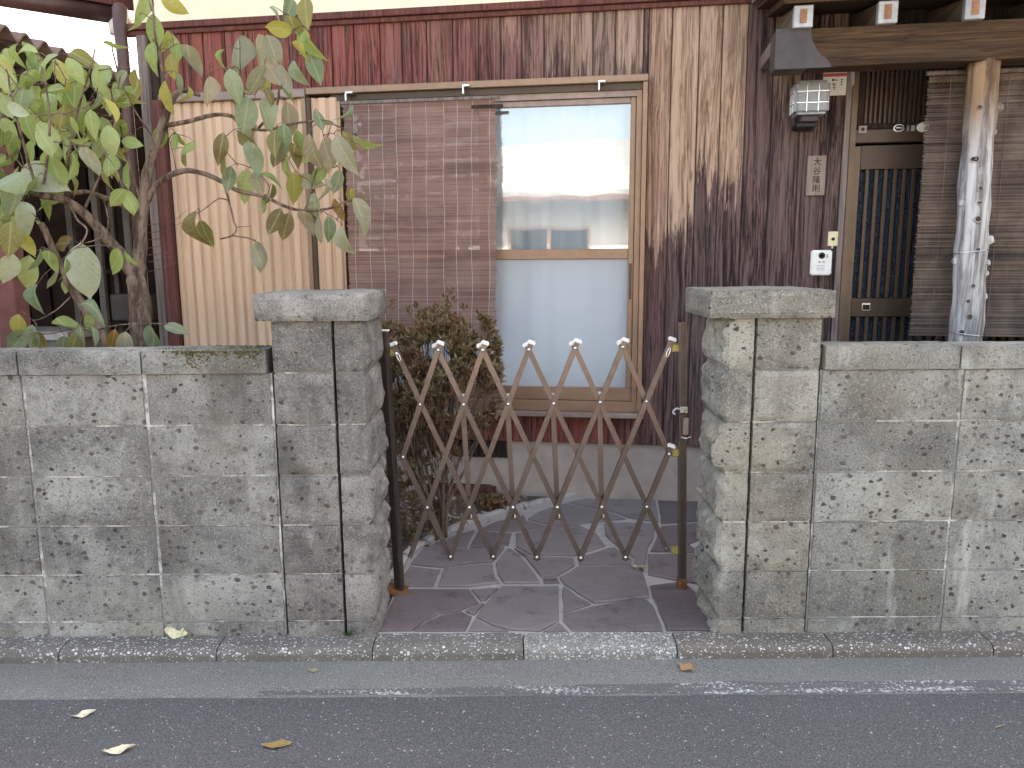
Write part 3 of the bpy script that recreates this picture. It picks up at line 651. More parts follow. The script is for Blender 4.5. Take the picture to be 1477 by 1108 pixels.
# ------------------------------------------------------------------ window
win = hb('window', MT['alu'], WS0 - .16, WS1 + .03, .0, .110, 2.335, 2.372, bevel=.003)    # head rail, root of the window part
hb('head_track', MT['alu_dark'], WS0 - .02, WS1, .0, .085, 2.300, 2.334, win)
hb('head_track', MT['alu_pink'], WS0 - .02, WS1, .0, .070, 2.268, 2.2995, win)
hb('jamb', MT['alu'], WS1 - .030, WS1 + .001, .0, .075, WZ0 + .03, 2.334, win, .002)
hb('jamb', MT['alu'], WS1 + .002, WS1 + .028, .0, .105, WZ0 + .03, 2.334, win, .002)
hb('jamb', MT['alu'], WS0, WS0 + .03, .0, .075, WZ0 + .03, 2.334, win, .002)
hb('sill', MT['alu'], WS0, WS1 + .03, .0, .080, WZ0 + .012, WZ0 + .072, win, .003)
hb('sill', MT['alu_pink'], WS0 - .02, WS1 + .04, .0, .115, WZ0 - .018, WZ0 + .011, win, .003)
def sash(s0, s1, f, lower):
    sh = hb('sash', MT['alu'], s0, s1, f - .02, f + .012, WZ0 + .073, WZ0 + .15, win, .003)       # bottom rail
    hb('stile', MT['alu'], s0, s0 + .048, f - .02, f + .012, WZ0 + .151, 2.267, sh, .003)
    hb('stile', MT['alu'], s1 - .03, s1, f - .02, f + .012, WZ0 + .151, 2.267, sh, .003)
    hb('middle_rail', MT['alu'], s0 + .049, s1 - .031, f - .018, f + .012, 1.405, 1.462, sh, .003)
    hb('top_rail', MT['alu_pink'], s0 + .049, s1 - .031, f - .018, f + .010, 2.235, 2.267, sh, .003)
    hb('pane', MT['glass'], s0 + .04, s1 - .025, f - .006, f - .003, 1.455, 2.24, sh)
    hb('frosted_pane', MT['frost'], s0 + .04, s1 - .025, f - .006, f - .002, WZ0 + .14, 1.41, sh)
sc_ = -.735
sash(sc_, WS1 - .031, .045, True); sash(WS0 + .031, sc_ + .05, .005, True)
hb('finger_pull', MT['alu_dark'], WS1 - .054, WS1 - .040, .058, .061, 1.18, 1.38, win)
for px, py in ((503, 137), (672, 127), (868, 121)):
    ss, zz = hs(px, py, .13); hk = hb('blind_hook', MT['steel'], ss - .022, ss + .022, .095, .135, zz + .006, zz + .020, win, .003)
    hb('hook_arm', MT['steel'], ss - .018, ss - .008, .112, .150, zz - .035, zz + .005, hk, .002)
# curtain in the room behind the glass
def curtain(label, s0, s1, fback, seed):
    b = MB(); nxx = 90; nz_ = 14; z0, z1 = .50, 2.30
    for j in range(nz_ + 1):
        for i_ in range(nxx + 1):
            u = s0 + (s1 - s0) * i_ / nxx; zz = z0 + (z1 - z0) * j / nz_
            am = .009 + .014 * (1 - j / nz_)
            dd = am * math.sin(u * 38 + 1.6 * fbm(u * 4, seed, zz * .4)) + .012 * fbm(u * 6, zz * .7, seed)
            p = HO + HU * u + HN * (-fback + dd); b.v.append((p.x, p.y, zz))
    for j in range(nz_):
        for i_ in range(nxx):
            a = j * (nxx + 1) + i_; b.f.append((a, a + 1, a + nxx + 2, a + nxx + 1))
    return tag(b.build('curtain', MT['curtain'], None, smooth=True), label, 'curtain')
curtain('white curtain behind the uncovered window pane', sc_ + .02, WS1 - .03, .125, 2)
curtain('white curtain behind the bamboo blind in the window', WS0 + .03, sc_ + .03, .15, 5)

# ------------------------------------------------------------------ entrance: door, jambs, porch
hb('door_post', MT['wood_grey'], DS0 - .034, DS0 - .002, -.02, .026, .0, DZ1 + .05, bevel=.004)
DF = -.03
door = hb('sliding_door', MT['door_bronze'], DS0, DS0 + .028, DF - .04, DF + .055, .05, DZ1)            # bronze jamb, root of the door part
def db(name, m, x0, x1, y0, y1, f0=0.0, f1=.02, off=DF, parent=door, bevel=.002):
    return hb(name, m, x0, x1, off + f0, off + f1, y0, y1, parent, bevel)
dx0 = DS0 + .029; dx1 = 2.30
db('stile', MT['door_bronze'], dx0, dx0 + .036, .05, 1.985, .0, .035)
db('head_panel', MT['wood_dark'], dx0, dx1, 2.075, DZ1, -.01, .010)
n = 0; ss = dx0 + .045
while ss < 1.75: db('head_slat', MT['alu_dark'], ss, ss + .010, 2.10, DZ1 - .01, .011, .026, bevel=0); ss += .0235
hb('head_bar', MT['alu_dark'], dx0 - .03, dx1, DF + .0, DF + .05, 1.998, 2.068, door, .004)
db('rail', MT['alu_dark'], dx0 + .037, dx1, 1.865, 1.988, .0, .030)
db('door_glass', MT['doorglass'], dx0 + .037, dx1, .10, 1.864, -.004, .000, bevel=0)
db('middle_rail', MT['alu_dark'], dx0 + .037, dx1, 1.085, 1.185, .002, .032)
ss = dx0 + .068
while ss < 2.2:
    db('slat', MT['alu_dark'], ss, ss + .019, 1.186, 1.864, .002, .028); db('slat', MT['alu_dark'], ss, ss + .019, .15, 1.084, .002, .028); ss += .0465
db('finger_pull', MT['steel'], dx0 + .09, dx0 + .135, 1.118, 1.160, .033, .037)
db('finger_pull_recess', MT['black'], dx0 + .094, dx0 + .131, 1.122, 1.150, .0375, .039)
# small plates on the head bar
def disc(name, m, s_, z_, rx_, rz_, f, th=.004, parent=None, n=20, sq=False):
    b = MB(); o = []
    for ff in (f, f + th):
        for q in range(n):
            a = 2 * math.pi * q / n; b.v.append((s_ + rx_ * math.cos(a), -ff, z_ + rz_ * math.sin(a)))
    b.f = [tuple(n + q for q in range(n))[::-1], tuple(range(n))] + [((q + 1) % n, q, n + q, n + (q + 1) % n) for q in range(n)]
    return b.build(name, m, parent or H)
def dpt(x, y): return hs(x, y, DF + .05)
a_ = dpt(1244, 187); hb('corner_plate', MT['alu_pink'], a_[0] - .02, a_[0] + .02, DF + .051, DF + .056, a_[1] - .018, a_[1] + .018, door); disc('screw', MT['black'], a_[0], a_[1], .009, .009, DF + .057, .002, door)
a_ = dpt(1296, 185); disc('emblem_plate', MT['steel'], a_[0], a_[1], .027, .020, DF + .051, .004, door); disc('emblem_plate', MT['black'], a_[0], a_[1], .020, .014, DF + .0555, .001, door); hb('emblem_mark', MT['steel'], a_[0] - .014, a_[0] + .014, DF + .057, DF + .058, a_[1] - .002, a_[1] + .004, door)
a_ = dpt(1310, 185); hb('sticker', MT['alu_pink'], a_[0] - .008, a_[0] + .004, DF + .051, DF + .053, a_[1] - .014, a_[1] + .014, door)
a_ = dpt(1317, 185); hb('sticker', MT['patina_green'], a_[0] - .010, a_[0] + .008, DF + .051, DF + .053, a_[1] - .014, a_[1] + .014, door)
a_ = dpt(1331, 184); disc('emblem_plate', MT['white_plastic'], a_[0], a_[1], .032, .024, DF + .051, .004, door)
hb('door_post', MT['wood_grey'], DS1 - .01, DS1 + .05, -.02, .045, .0, DZ1)
hb('door_side_panel', MT['wood_dark'], 2.301, DS1 - .011, DF - .03, DF, .0, DZ1)
hb('door_step', MT['concrete'], DS0 - .05, DS1, -.1, .30, -.08, .05)
# porch timbers
BF0, BF1, BZ0, BZ1 = .32, .45, 2.292, 2.466
bm_ = hb('porch_beam', MT['wood_beam'], .93, S_END, BF0, BF1, BZ0, BZ1, bevel=.004)
cpb = hb('beam_end_cap', MT['patina'], .775, .929, BF0 - .004, BF1 + .004, BZ0 - .004, BZ1 + .003, bm_, .006)
b = MB(); zz_ = [BZ0 - .004 + i_ * (BZ1 - BZ0 + .007) / 9 for i_ in range(10)]; ee = [.10, .09, .075, .045, .030, .018, .008, .002, -.012, -.03]
for z_, e_ in zip(zz_, ee): b.v += [(.776, -BF1 - .0055, z_), (.935 + max(0, e_), -BF1 - .0055, z_)]
for i_ in range(9): b.f.append((2 * i_, 2 * i_ + 1, 2 * i_ + 3, 2 * i_ + 2))
b.build('beam_end_cap', MT['patina'], bm_)
hb('porch_bracket', MT['wood_grey'], .775, .855, .017, BF0 - .005, 2.385, 2.452, bevel=.003)
for r_i in range(9):
    s0 = .852 + .371 * r_i; sl_ = .16
    b = MB(); f1 = .475
    b.v = [(s0, -f1, 2.470), (s0 + .078, -f1, 2.470), (s0 + .078, -f1, 2.556), (s0, -f1, 2.556), (s0, -.017, 2.470 + sl_ * f1), (s0 + .078, -.017, 2.470 + sl_ * f1), (s0 + .078, -.017, 2.556 + sl_ * f1), (s0, -.017, 2.556 + sl_ * f1)]
    b.f = [(0, 1, 2, 3), (5, 4, 7, 6), (1, 5, 6, 2), (4, 0, 3, 7), (3, 2, 6, 7), (4, 5, 1, 0)]
    rft = b.build('rafter', MT['wood_beam_y'], H)
    cp = hb('rafter_cap', MT['patina_green'], s0 - .004, s0 + .082, f1 - .03, f1 + .006, 2.464, 2.562, rft, .003)
    hb('end_grain', MT['orange'], s0 + .022, s0 + .054, f1 + .0065, f1 + .009, 2.482, 2.545, rft)
def slope_slab(name, m, s0, s1, f0, f1, z, th, sl=.16):
    b = MB(); b.v = [(s0, -f1, z), (s1, -f1, z), (s1, -f1, z + th), (s0, -f1, z + th), (s0, -f0, z + sl * (f1 - f0)), (s1, -f0, z + sl * (f1 - f0)), (s1, -f0, z + th + sl * (f1 - f0)), (s0, -f0, z + th + sl * (f1 - f0))]
    b.f = [(0, 1, 2, 3), (5, 4, 7, 6), (1, 5, 6, 2), (4, 0, 3, 7), (3, 2, 6, 7), (4, 5, 1, 0)]; return b.build(name, m, H)
slope_slab('roof_board', MT['wood_beam'], .795, S_END, .056, .505, 2.565, .030)
slope_slab('roof_board', MT['wood_beam'], .745, S_END, .056, .555, 2.598, .016)
slope_slab('eave_fascia', MT['wood_fascia'], .715, S_END, .056, .600, 2.618, .075)
slope_slab('porch_roof', MT['opp_roof'], .66, S_END + .1, .056, .70, 2.70, .05)

# log post with stubs of cut branches
lp = thing('log_post', 'x', 'x'); 
bpy.data.objects.remove(lp)
cx_, cf_ = 1.752, .385
pth = []; rad = []; N_ = 46
for i_ in range(N_ + 1):
    z_ = -.02 + (2.30 + .02) * i_ / N_
    pth.append((cx_ - .012 + .012 * math.sin(z_ * 2.1) + .006 * fbm(z_ * 3, 1, 1), -cf_ + .008 * fbm(z_ * 2, 5, 1), z_)); rad.append(.077 - .010 * z_ / 2.3 + .005 * fbm(z_ * 5, 0, 2))
post = MB().tube(pth, rad, 20, jit=.10).build('porch_post', MT['log'], H, smooth=True)
rk = random.Random(5)
for px, py, side in ((1432, 158, 1), (1428, 192, 1), (1414, 160, 0), (1405, 235, 0), (1408, 235, 0), (1413, 278, 0), (1413, 296, 0), (1410, 322, 0), (1394, 298, -1), (1431, 352, 1), (1410, 366, 0), (1387, 382, -1), (1424, 385, 1), (1431, 400, 1), (1403, 418, 0), (1426, 433, 1), (1396, 440, 0), (1398, 462, 0), (1432, 350, 1), (1388, 485, 0)):
    s_, z_ = hs(px, py, cf_ + .07); i_ = max(0, min(N_, int((z_ + .02) / 2.32 * N_))); c = Vector(pth[i_]); rr_ = rad[i_]
    an = {1: R(-8 + rk.uniform(-15, 10)), -1: R(188 + rk.uniform(-10, 15)), 0: R(-90 + max(-55, min(55, (s_ - c.x) / rr_ * 60)))}[side]
    dr = Vector((math.cos(an), math.sin(an), .25)); base = Vector((c.x, c.y, z_)) + dr * rr_ * .8; L = rk.uniform(.020, .040) if side else rk.uniform(.015, .022); kr = rk.uniform(.011, .019)
    kn = MB().tube([base - dr * .02, base + dr * L * .3, base + dr * L * .8, base + dr * L], [kr * 1.9, kr * 1.25, kr, kr * .75], 9, jit=.4).build('knot', MT['log'], post, smooth=True)
    if not side: MB().tube([base + dr * L, base + dr * (L + .0015)], [kr * .72, kr * .6], 8).build('knot_core', MT['log_knot'], kn)
for zt, wob in ((1.43, .01), (1.03, -.01)):
    i_ = int((zt + .02) / 2.32 * N_); c = Vector(pth[i_]); rr_ = rad[i_] + .006
    MB().tube([(c.x + rr_ * math.cos(a), c.y + rr_ * math.sin(a), zt + wob * math.cos(a)) for a in [2 * math.pi * q / 24 for q in range(25)]], .0016, 5).build('tie_wire', MT['steel'], post)
# eave gutter and downpipe at the corner
def hl(p): q = Vector(p) - HO; return (q.dot(HU), -q.dot(HN), q.z)
gA, gB = atZ(-60, -14, 3.0), atZ(166, 22, 3.0)
b = MB().tube([hl(gA), hl(gB)], .055, 12); b.build('eave_gutter', MT['gutter_pipe'], H, smooth=True)
gdir = (gB - gA).normalized(); gn = Vector((-gdir.y, gdir.x, 0))
b = MB(); q4 = [gA - gn * .05, gB - gn * .05, gB + gdir * .2, gB + gn * .05, gA + gn * .05]
b.v = [hl(p + Vector((0, 0, .05))) for p in q4] + [hl(p + Vector((0, 0, .45))) for p in q4]; n = len(q4)
b.f = [tuple(range(n))[::-1], tuple(n + i_ for i_ in range(n))] + [(i_, (i_ + 1) % n, n + (i_ + 1) % n, n + i_) for i_ in range(n)]; b.build('eave_fascia', MT['wood_red'], H)
c1, c2 = hs(178, 34, .08), hs(190, 62, .08)
pp = [hl(gB), hl(gB + gdir * .07 + Vector((0, 0, -.03))), (S_CORNER - .06, -.05, 2.86), (S_CORNER - .055, -.07, 2.74), (S_CORNER - .05, -.07, 2.6), (S_CORNER - .05, -.07, .0)]
MB().tube(pp, [.05, .05, .042, .036, .034, .034], 14).build('downpipe', MT['gutter_pipe'], H, smooth=True)
MB().tube([hl(gB + gdir * .01 + Vector((0, 0, -.02))), hl(gB + gdir * .01 + Vector((0, 0, -.12)))], [.058, .052], 14).build('gutter_outlet', MT['white_plastic'], H, smooth=True)

# ------------------------------------------------------------------ things hung on the house
def hw(s_, f, z_):                     # house coordinates -> world
    p = HO + HU * s_ + HN * f; return Vector((p.x, p.y, z_))
def hthing(name, label, cat, s_, f, z_): return thing(name, label, cat, hw(s_, f, z_), -HA)
# bamboo blind over the window
s0, z1 = hs(497, 150, .15); s1, _ = hs(716, 150, .15); zb = 1.00
bl = hthing('bamboo_blind', 'fine brown bamboo blind with pale threads hanging over half the window', 'blind', (s0 + s1) / 2, .15, z1); wB = (s1 - s0) / 2
def blind_off(x, z): return .012 * math.sin(z * 2.2 + 1) + .006 * math.sin(x * 3 + z)
b = MB(); zz = 0; rb = random.Random(3)
while zz > zb - z1:
    e0 = rb.uniform(-.006, .006) ; sh_ = -.012 * (zz / (zb - z1)) - .012 * max(0, 1 + zz / .25)
    nseg = 3; ys = [blind_off(x, zz) for x in (-wB, -wB / 3, wB / 3, wB)]; xs_ = [-wB + e0, -wB / 3, wB / 3, wB + rb.uniform(-.006, .006)]
    t_ = .0042
    for q in range(3):
        xa, xb = xs_[q] + sh_, xs_[q + 1] + sh_; ya, yb = ys[q], ys[q + 1]
        b.add([(xa, ya - .001, zz - t_), (xb, yb - .001, zz - t_), (xb, yb - .001, zz), (xa, ya - .001, zz), (xa, ya + .001, zz - t_), (xb, yb + .001, zz - t_), (xb, yb + .001, zz), (xa, ya + .001, zz)],
              [(0, 1, 2, 3), (5, 4, 7, 6), (3, 2, 6, 7), (4, 5, 1, 0)])
    zz -= .0051 + rb.uniform(0, .0004)
struct(b.build('slats', MT['slat'], bl), 'stuff')
for i_ in range(10):
    x = -wB + .045 + i_ * (2 * wB - .09) / 9 + rb.uniform(-.008, .008)
    MB().tube([(x - .012 * (t_ / 12) + .004 * math.sin(t_ * 1.3 + i_), blind_off(x, (zb - z1) * t_ / 12) - .003, (zb - z1) * t_ / 12) for t_ in range(13)], .0012, 4).build('thread', MT['thread'], bl)
MB().box(-wB - .03, wB + .02, -.006, .006, -.004, .014).build('top_lath', MT['wood_grey'], bl, .002)
MB().box(wB - .14, wB + .035, .006, .014, -.048, -.030).build('stick', MT['wood_dark'], bl)
MB().box(-wB, wB, -.004, .006, zb - z1 - .02, zb - z1).build('bottom_lath', MT['slat'], bl)
for px in (503, 672):
    s_, z_ = hs(px, 137, .15); MB().tube([(s_ - (s0 + s1) / 2, .0, z_ - z1 - .03), (s_ - (s0 + s1) / 2, .0, .012)], .002, 5).build('hanging_loop', MT['thread'], bl)
# reed blind under the porch beam
s0, _ = hs(1341, 95, .27); z1 = 2.285; zb = 1.008; s1 = 3.4
rdb = hthing('reed_blind', 'coarse brown reed blind hanging behind the log post at the entrance', 'blind', (s0 + s1) / 2, .27, z1); wB = (s1 - s0) / 2
b = MB(); zz = -.02
while zz > zb - z1:
    sag = .035 * max(0, (-zz - .9) / .4) ; r_ = rb.uniform(.0021, .0034); e0 = rb.uniform(-.006, .007)
    tl_ = rb.uniform(-.0015, .0015)
    b.tube([(-wB + e0 + .002 * math.sin(zz * 9), .004 * math.sin(zz * 3) + rb.uniform(-.002, .002), zz + tl_), (-wB * .3, rb.uniform(-.002, .002), zz - tl_), (wB, 0, zz + tl_ * .5)], r_, 5, cap=False); zz -= r_ * 2 * .93
struct(b.build('reeds', MT['reed'], rdb), 'stuff')
for i_ in range(8):
    x = -wB + .10 + i_ * .26; MB().tube([(x, -.006, 0), (x + .004, -.007, -.6), (x, -.006, zb - z1)], .0014, 4).build('binding_cord', MT['wood_grey'], rdb)
MB().tube([(-wB - .012, -.004, -.004), (wB, -.004, -.004)], .011, 8).build('top_pole', MT['wood_grey'], rdb)
b = MB()
for i_ in range(26):
    x = -wB + rb.uniform(0, 1.2); b.tube([(x, 0, zb - z1), (x + rb.uniform(-.02, .02), -.004, zb - z1 - rb.uniform(.008, .035))], .0012, 4)
struct(b.build('loose_ends', MT['reed'], rdb), 'stuff')
# wall lamp of glass blocks
(s0, z1), (s1, z0) = hs(1145, 116, .20), hs(1200, 163, .20)
lm = hthing('wall_lamp', 'cubic grey glass porch lamp with a grid of panes on the boards', 'lamp', (s0 + s1) / 2, .02, z0); hwid = (s1 - s0) / 2; hh = z1 - z0
MB().box(-hwid + .012, hwid - .012, -.18, -.01, .0, hh).build('glass_body', MT['lamp_glass'], lm, .016, seg=3)
for i_ in range(1, 3):
    x = -hwid + .012 + (2 * hwid - .024) * i_ / 3; MB().box(x - .0022, x + .0022, -.1835, -.178, .012, hh - .012).build('grid_bar', MT['steel'], lm)
    y = -.18 + .17 * i_ / 3; MB().box(-hwid + .0085, -hwid + .013, y - .002, y + .002, .012, hh - .012).build('grid_bar', MT['steel'], lm)
    z_ = hh * i_ / 3; MB().box(-hwid + .02, hwid - .02, -.1832, -.1785, z_ - .002, z_ + .002).build('grid_bar', MT['steel'], lm)
    MB().box(-hwid + .0088, -hwid + .013, -.165, -.02, z_ - .002, z_ + .002).build('grid_bar', MT['steel'], lm)
MB().box(-hwid * .45, hwid * .45, -.135, -.045, -.030, .001).build('base_collar', MT['patina'], lm, .004)
MB().box(-hwid * .62, hwid * .40, -.115, .0, -.055, -.031).build('bracket', MT['black'], lm, .004)
MB().box(-hwid * .5, hwid * .5, -.02, .0, -.06, hh * .7).build('back_plate', MT['black'], lm, .003)
# notice behind the lamp
(s0, z1), (s1, z0) = hs(1189, 90, .022), hs(1224, 137, .022)
nt = hthing('paper_notice', 'white printed paper notice with a red band behind the lamp', 'notice', (s0 + s1) / 2, .0165, z0); w2 = (s1 - s0) / 2; hh = z1 - z0
MB().box(-w2, w2 * .92, -.004, 0, 0, hh).build('sheet', MT['paper'], nt)
MB().box(-w2, w2 * .92, -.005, -.0042, hh * .565, hh * .665).build('red_band', MT['red_print'], nt)
MB().add([(w2 * .92, -.004, .02), (w2 * 1.35, -.012, .05), (w2 * 1.3, -.016, hh), (w2 * .92, -.004, hh)], [(0, 1, 2, 3)]).build('curled_edge', MT['patina_green'], nt)
def text(body, size, m, parent, loc, name='lettering', line=.95):
    cu = bpy.data.curves.new('t', 'FONT'); cu.body = body; cu.size = size; cu.align_x = 'CENTER'; cu.align_y = 'CENTER'; cu.space_line = line; cu.extrude = .0006; cu.offset = size * .004
    o = bpy.data.objects.new('t', cu); COL.objects.link(o); bpy.context.view_layer.update()
    me_ = bpy.data.meshes.new_from_object(o.evaluated_get(bpy.context.evaluated_depsgraph_get())); bpy.data.objects.remove(o)
    q = obj(name, me_, m, parent, loc); me_.materials.clear(); me_.materials.append(m); q.rotation_euler = (R(90), 0, 0); return q
def mark(px, py, w_, h_, m_):       # one smudge of print, too small to read
    ss, zz = hs(px, py, .022); x = ss - (s0 + s1) / 2; z_ = zz - z0
    MB().box(x - w_, x + w_, -.0052, -.0042, z_ - h_, z_ + h_).build('print_mark', m_, nt)
for px, py, w_, h_, m_ in ((1202, 115.5, .006, .005, 'ink'), (1206.5, 115.7, .003, .004, 'ink'), (1203, 120.5, .009, .0016, 'ink'), (1203, 122.8, .007, .0028, 'ink'), (1203.5, 126.5, .008, .002, 'ink'), (1203, 128.8, .004, .0016, 'ink'),
    (1214.5, 115, .0045, .003, 'ink'), (1214, 118.3, .0045, .003, 'ink'), (1214, 122, .004, .003, 'patina'), (1197, 102.5, .004, .004, 'patina'), (1203, 102.5, .006, .004, 'patina'), (1210, 102, .006, .004, 'patina')): mark(px, py, w_, h_, MT[m_])
# name plate
(s0, z1), (s1, z0) = hs(1165, 225, .03), hs(1189, 282, .03)
npl = hthing('name_plate', 'small wooden name plate with four dark brushed characters', 'sign', (s0 + s1) / 2, .0175, z0); w2 = (s1 - s0) / 2; hh = z1 - z0
MB().box(-w2, w2, -.018, 0, 0, hh).build('board', MT['plate'], npl, .003)
text('大\n谷\n隆\n則', .043, MT['ink'], npl, (.002, -.0188, hh * .5), line=1.06)
# intercom and bell button
(s0, z1), (s1, z0) = hs(1170, 361, .035), hs(1198, 397, .035)
ic = hthing('intercom', 'white plastic intercom with round camera eye', 'intercom', (s0 + s1) / 2, .0175, z0); w2 = (s1 - s0) / 2; hh = z1 - z0
MB().box(-w2, w2, -.030, 0, 0, hh).build('housing', MT['white_plastic'], ic, .007, seg=3)
def ring(name, m, x, z, r, y, th, parent, n=18):
    b = MB(); b.v = [(x + r * math.cos(2 * math.pi * q / n), y, z + r * math.sin(2 * math.pi * q / n)) for q in range(n)] + [(x + r * math.cos(2 * math.pi * q / n), y - th, z + r * math.sin(2 * math.pi * q / n)) for q in range(n)]
    b.f = [tuple(n + q for q in range(n)), tuple(range(n))[::-1]] + [(q, (q + 1) % n, n + (q + 1) % n, n + q) for q in range(n)]; return b.build(name, m, parent)
ring('camera_eye', MT['black'], 0, hh * .78, .017, -.030, .004, ic); ring('camera_lens', MT['glass_dark'], 0, hh * .78, .007, -.0341, .002, ic)
MB().box(w2 * .42, w2 * .62, -.0315, -.030, hh * .68, hh * .84).build('indicator', MT['patina_green'], ic)
for i_ in range(4): MB().box(-w2 * .45, w2 * .35, -.0312, -.030, hh * (.20 + .06 * i_), hh * (.22 + .06 * i_)).build('speaker_slot', MT['patina_green'], ic)
MB().box(-w2 * .3, -w2 * .05, -.0315, -.030, hh * .50, hh * .56).build('call_button', MT['patina_green'], ic); MB().box(w2 * .08, w2 * .33, -.0315, -.030, hh * .50, hh * .56).build('call_button', MT['patina_green'], ic)
(s0, z1), (s1, z0) = hs(1195, 334, .03), hs(1208, 355, .03)
bb = hthing('bell_button', 'small cream doorbell plate with dark button above the intercom', 'doorbell', (s0 + s1) / 2, .0175, z0); w2 = (s1 - s0) / 2; hh = z1 - z0
MB().box(-w2, w2, -.014, 0, 0, hh).build('plate', MT['cream_plastic'], bb, .003); ring('button', MT['black'], 0, hh * .48, .009, -.014, .004, bb)
MB().box(-.004, .004, -.010, 0, -.012, 0).build('clip', MT['cream_plastic'], bb)

# ------------------------------------------------------------------ expanding gate
GY = 3.10
gt = thing('expanding_gate', 'brown aluminium accordion lattice gate drawn across the gateway', 'gate', (.1, GY, 0))
def G(cx, cy, dy=0):                    # position on the gate plane (gate picture coordinates) -> gate local
    p = atY(520 + cx * .3611, 440 + cy * .3611, GY + dy); return Vector((p.x - .1, dy, p.z))
capm = MB().box(-.0165, .0165, -.0105, .0105, -.005, .013).mesh('end_cap', .004, False, 2); capm.materials.append(MT['white_plastic'])
rm_ = MB()
for r_, y_ in ((.0075, 0), (.0075, -.003), (.0045, -.006)): rm_.v += [(r_ * math.cos(q * math.pi / 5), y_, r_ * math.sin(q * math.pi / 5)) for q in range(10)]
rm_.f = [(r_ * 10 + q, r_ * 10 + (q + 1) % 10, r_ * 10 + 10 + (q + 1) % 10, r_ * 10 + 10 + q) for r_ in range(2) for q in range(10)] + [tuple(20 + q for q in range(10))]
rivm = rm_.mesh('rivet', smooth=True); rivm.materials.append(MT['steel'])
FRONT, BACK, VERT = -.008, .009, .024
def lat(a, b_, dy, cap=None, ext=0, ext2=0):
    p, q = G(*a, dy), G(*b_, dy); d_ = (q - p).normalized(); p2 = p - d_ * ext2; q2 = q + d_ * ext
    m = MB().bar(p2, q2, .0208, .013, (0, -1, 0))
    # shallow channel: raised lips along both edges
    sd = d_.cross(Vector((0, -1, 0)))
    for sg in (-1, 1): m.bar(p2 + sd * sg * .0082 + Vector((0, -.0072, 0)), q2 + sd * sg * .0082 + Vector((0, -.0072, 0)), .0045, .0022, (0, -1, 0))
    o = m.build('lattice_bar', MT['gate'], gt)
    if cap:
        c = obj('end_cap', capm, None, o, q2 if cap == 'q' else p2); ang = math.atan2(d_.x, d_.z); c.rotation_euler = (0, ang, 0)
    return o
tops = [(310, 180), (488, 180), (672, 178), (857, 172), (1047, 168)]; bots = [(360, 1003), (530, 1003), (704, 1005), (880, 1007), (1058, 1005)]
ups = [(238, 397), (412, 397), (590, 395), (771, 393), (957, 388), (1142, 385)]; los = [(267, 807), (435, 806), (609, 806), (786, 806), (963, 805), (1143, 804)]
lat((170, 606), tops[0], FRONT, 'q', .026, .012); lat((200, 1000), tops[1], FRONT, 'q', .026, .008)
for i_ in range(3): lat(bots[i_], tops[i_ + 2], FRONT, 'q', .026, .016)
lat(bots[3], (1240, 150), FRONT, 'q', .010, .016); lat(bots[4], (1238, 572), FRONT, 'q', .006, .016)
lat((132, 158), bots[1], BACK, 'p', .016, .006)
for i_ in range(3): lat(tops[i_], bots[i_ + 2], BACK, 'p', .016, .026)
lat(tops[3], (1222, 975), BACK, 'p', .008, .026); lat(tops[4], (1228, 585), BACK, 'p', .004, .026); lat((170, 606), bots[0], BACK, None, .016, .012)
for i_ in range(1, 5):
    a, b_ = ups[i_], los[i_]; dx_ = (b_[0] - a[0]) / (b_[1] - a[1])
    lat((a[0] - dx_ * 34 - 3, a[1] - 36), (b_[0] + dx_ * 50, b_[1] + 50), VERT, 'p', 0, 0)
    p = G(b_[0] + 6, b_[1] + 30, -.002); MB().tube([p, p + Vector((.004, -.004, -.012)), p + Vector((-.003, -.004, -.016))], .0016, 5).build('hook', MT['steel'], gt)
for c in tops + bots + ups + los + [(170, 606), (1232, 594), (143, 195)]: obj('rivet', rivm, None, gt, G(*c, FRONT) + Vector((0, -.0078, 0)))
# slotted brackets at the four ends
for (cx, cy, a) in ((1228, 188, -1), (152, 205, 1), (207, 985, -1), (1214, 955, 1)):
    p = G(cx, cy, FRONT if a < 0 else BACK) + Vector((0, -.0085, 0)); d_ = Vector((.378 * -a * -1 * .0, 0, 0)); dr = Vector((-.36 * a * -1, 0, 1)).normalized() if a > 0 else Vector((.36, 0, 1)).normalized()
    if a > 0: dr = Vector((-.44, 0, 1)).normalized()
    pr = Vector((dr.z, 0, -dr.x)); lo_ = [p + dr * (.020 * math.cos(q) * 1.0) + pr * (.0055 * math.sin(q)) for q in [2 * math.pi * z_ / 16 for z_ in range(17)]]
    MB().tube(lo_, .0016, 5).build('slot_rim', MT['steel'], gt)
# posts
lpA, lpB = G(92, 103), G(155, 1078); lpB.z = .0
m = MB().bar(lpA, lpB, .036, .028, (-.55, -1, 0)); m.build('gate_post', MT['gate_dark'], gt, bevel=.002)
MB().bar(lpA + Vector((.012, -.020, 0)), lpB + Vector((.014, -.020, .0)), .006, .004, (-.55, -1, 0)).build('post_lip', MT['gate'], gt)
MB().box(lpA.x - .015, lpA.x + .022, -.016, .016, lpA.z - .002, lpA.z + .004).build('post_cap', MT['white_plastic'], gt, .001)
MB().box(lpB.x - .05, lpB.x + .035, -.05, .04, -.002, .008).build('post_foot', MT['rust'], gt, .003)
MB().tube([(lpB.x - .050, -.045, .16), (lpB.x - .050, -.045, .10)], .011, 10).build('stopper', MT['white_plastic'], gt); MB().tube([(lpB.x - .048, -.043, .10), (lpB.x - .046, -.043, .0)], .009, 8).build('stopper_rod', MT['rust'], gt)
rpA, rpB = G(1286, 70), G(1286, 1085); rpB.z = 0; rpB.x = G(1284, 1085).x
MB().bar(rpA, rpB, .031, .030, (0, -1, 0)).build('gate_post', MT['gate_dark'], gt, bevel=.003)
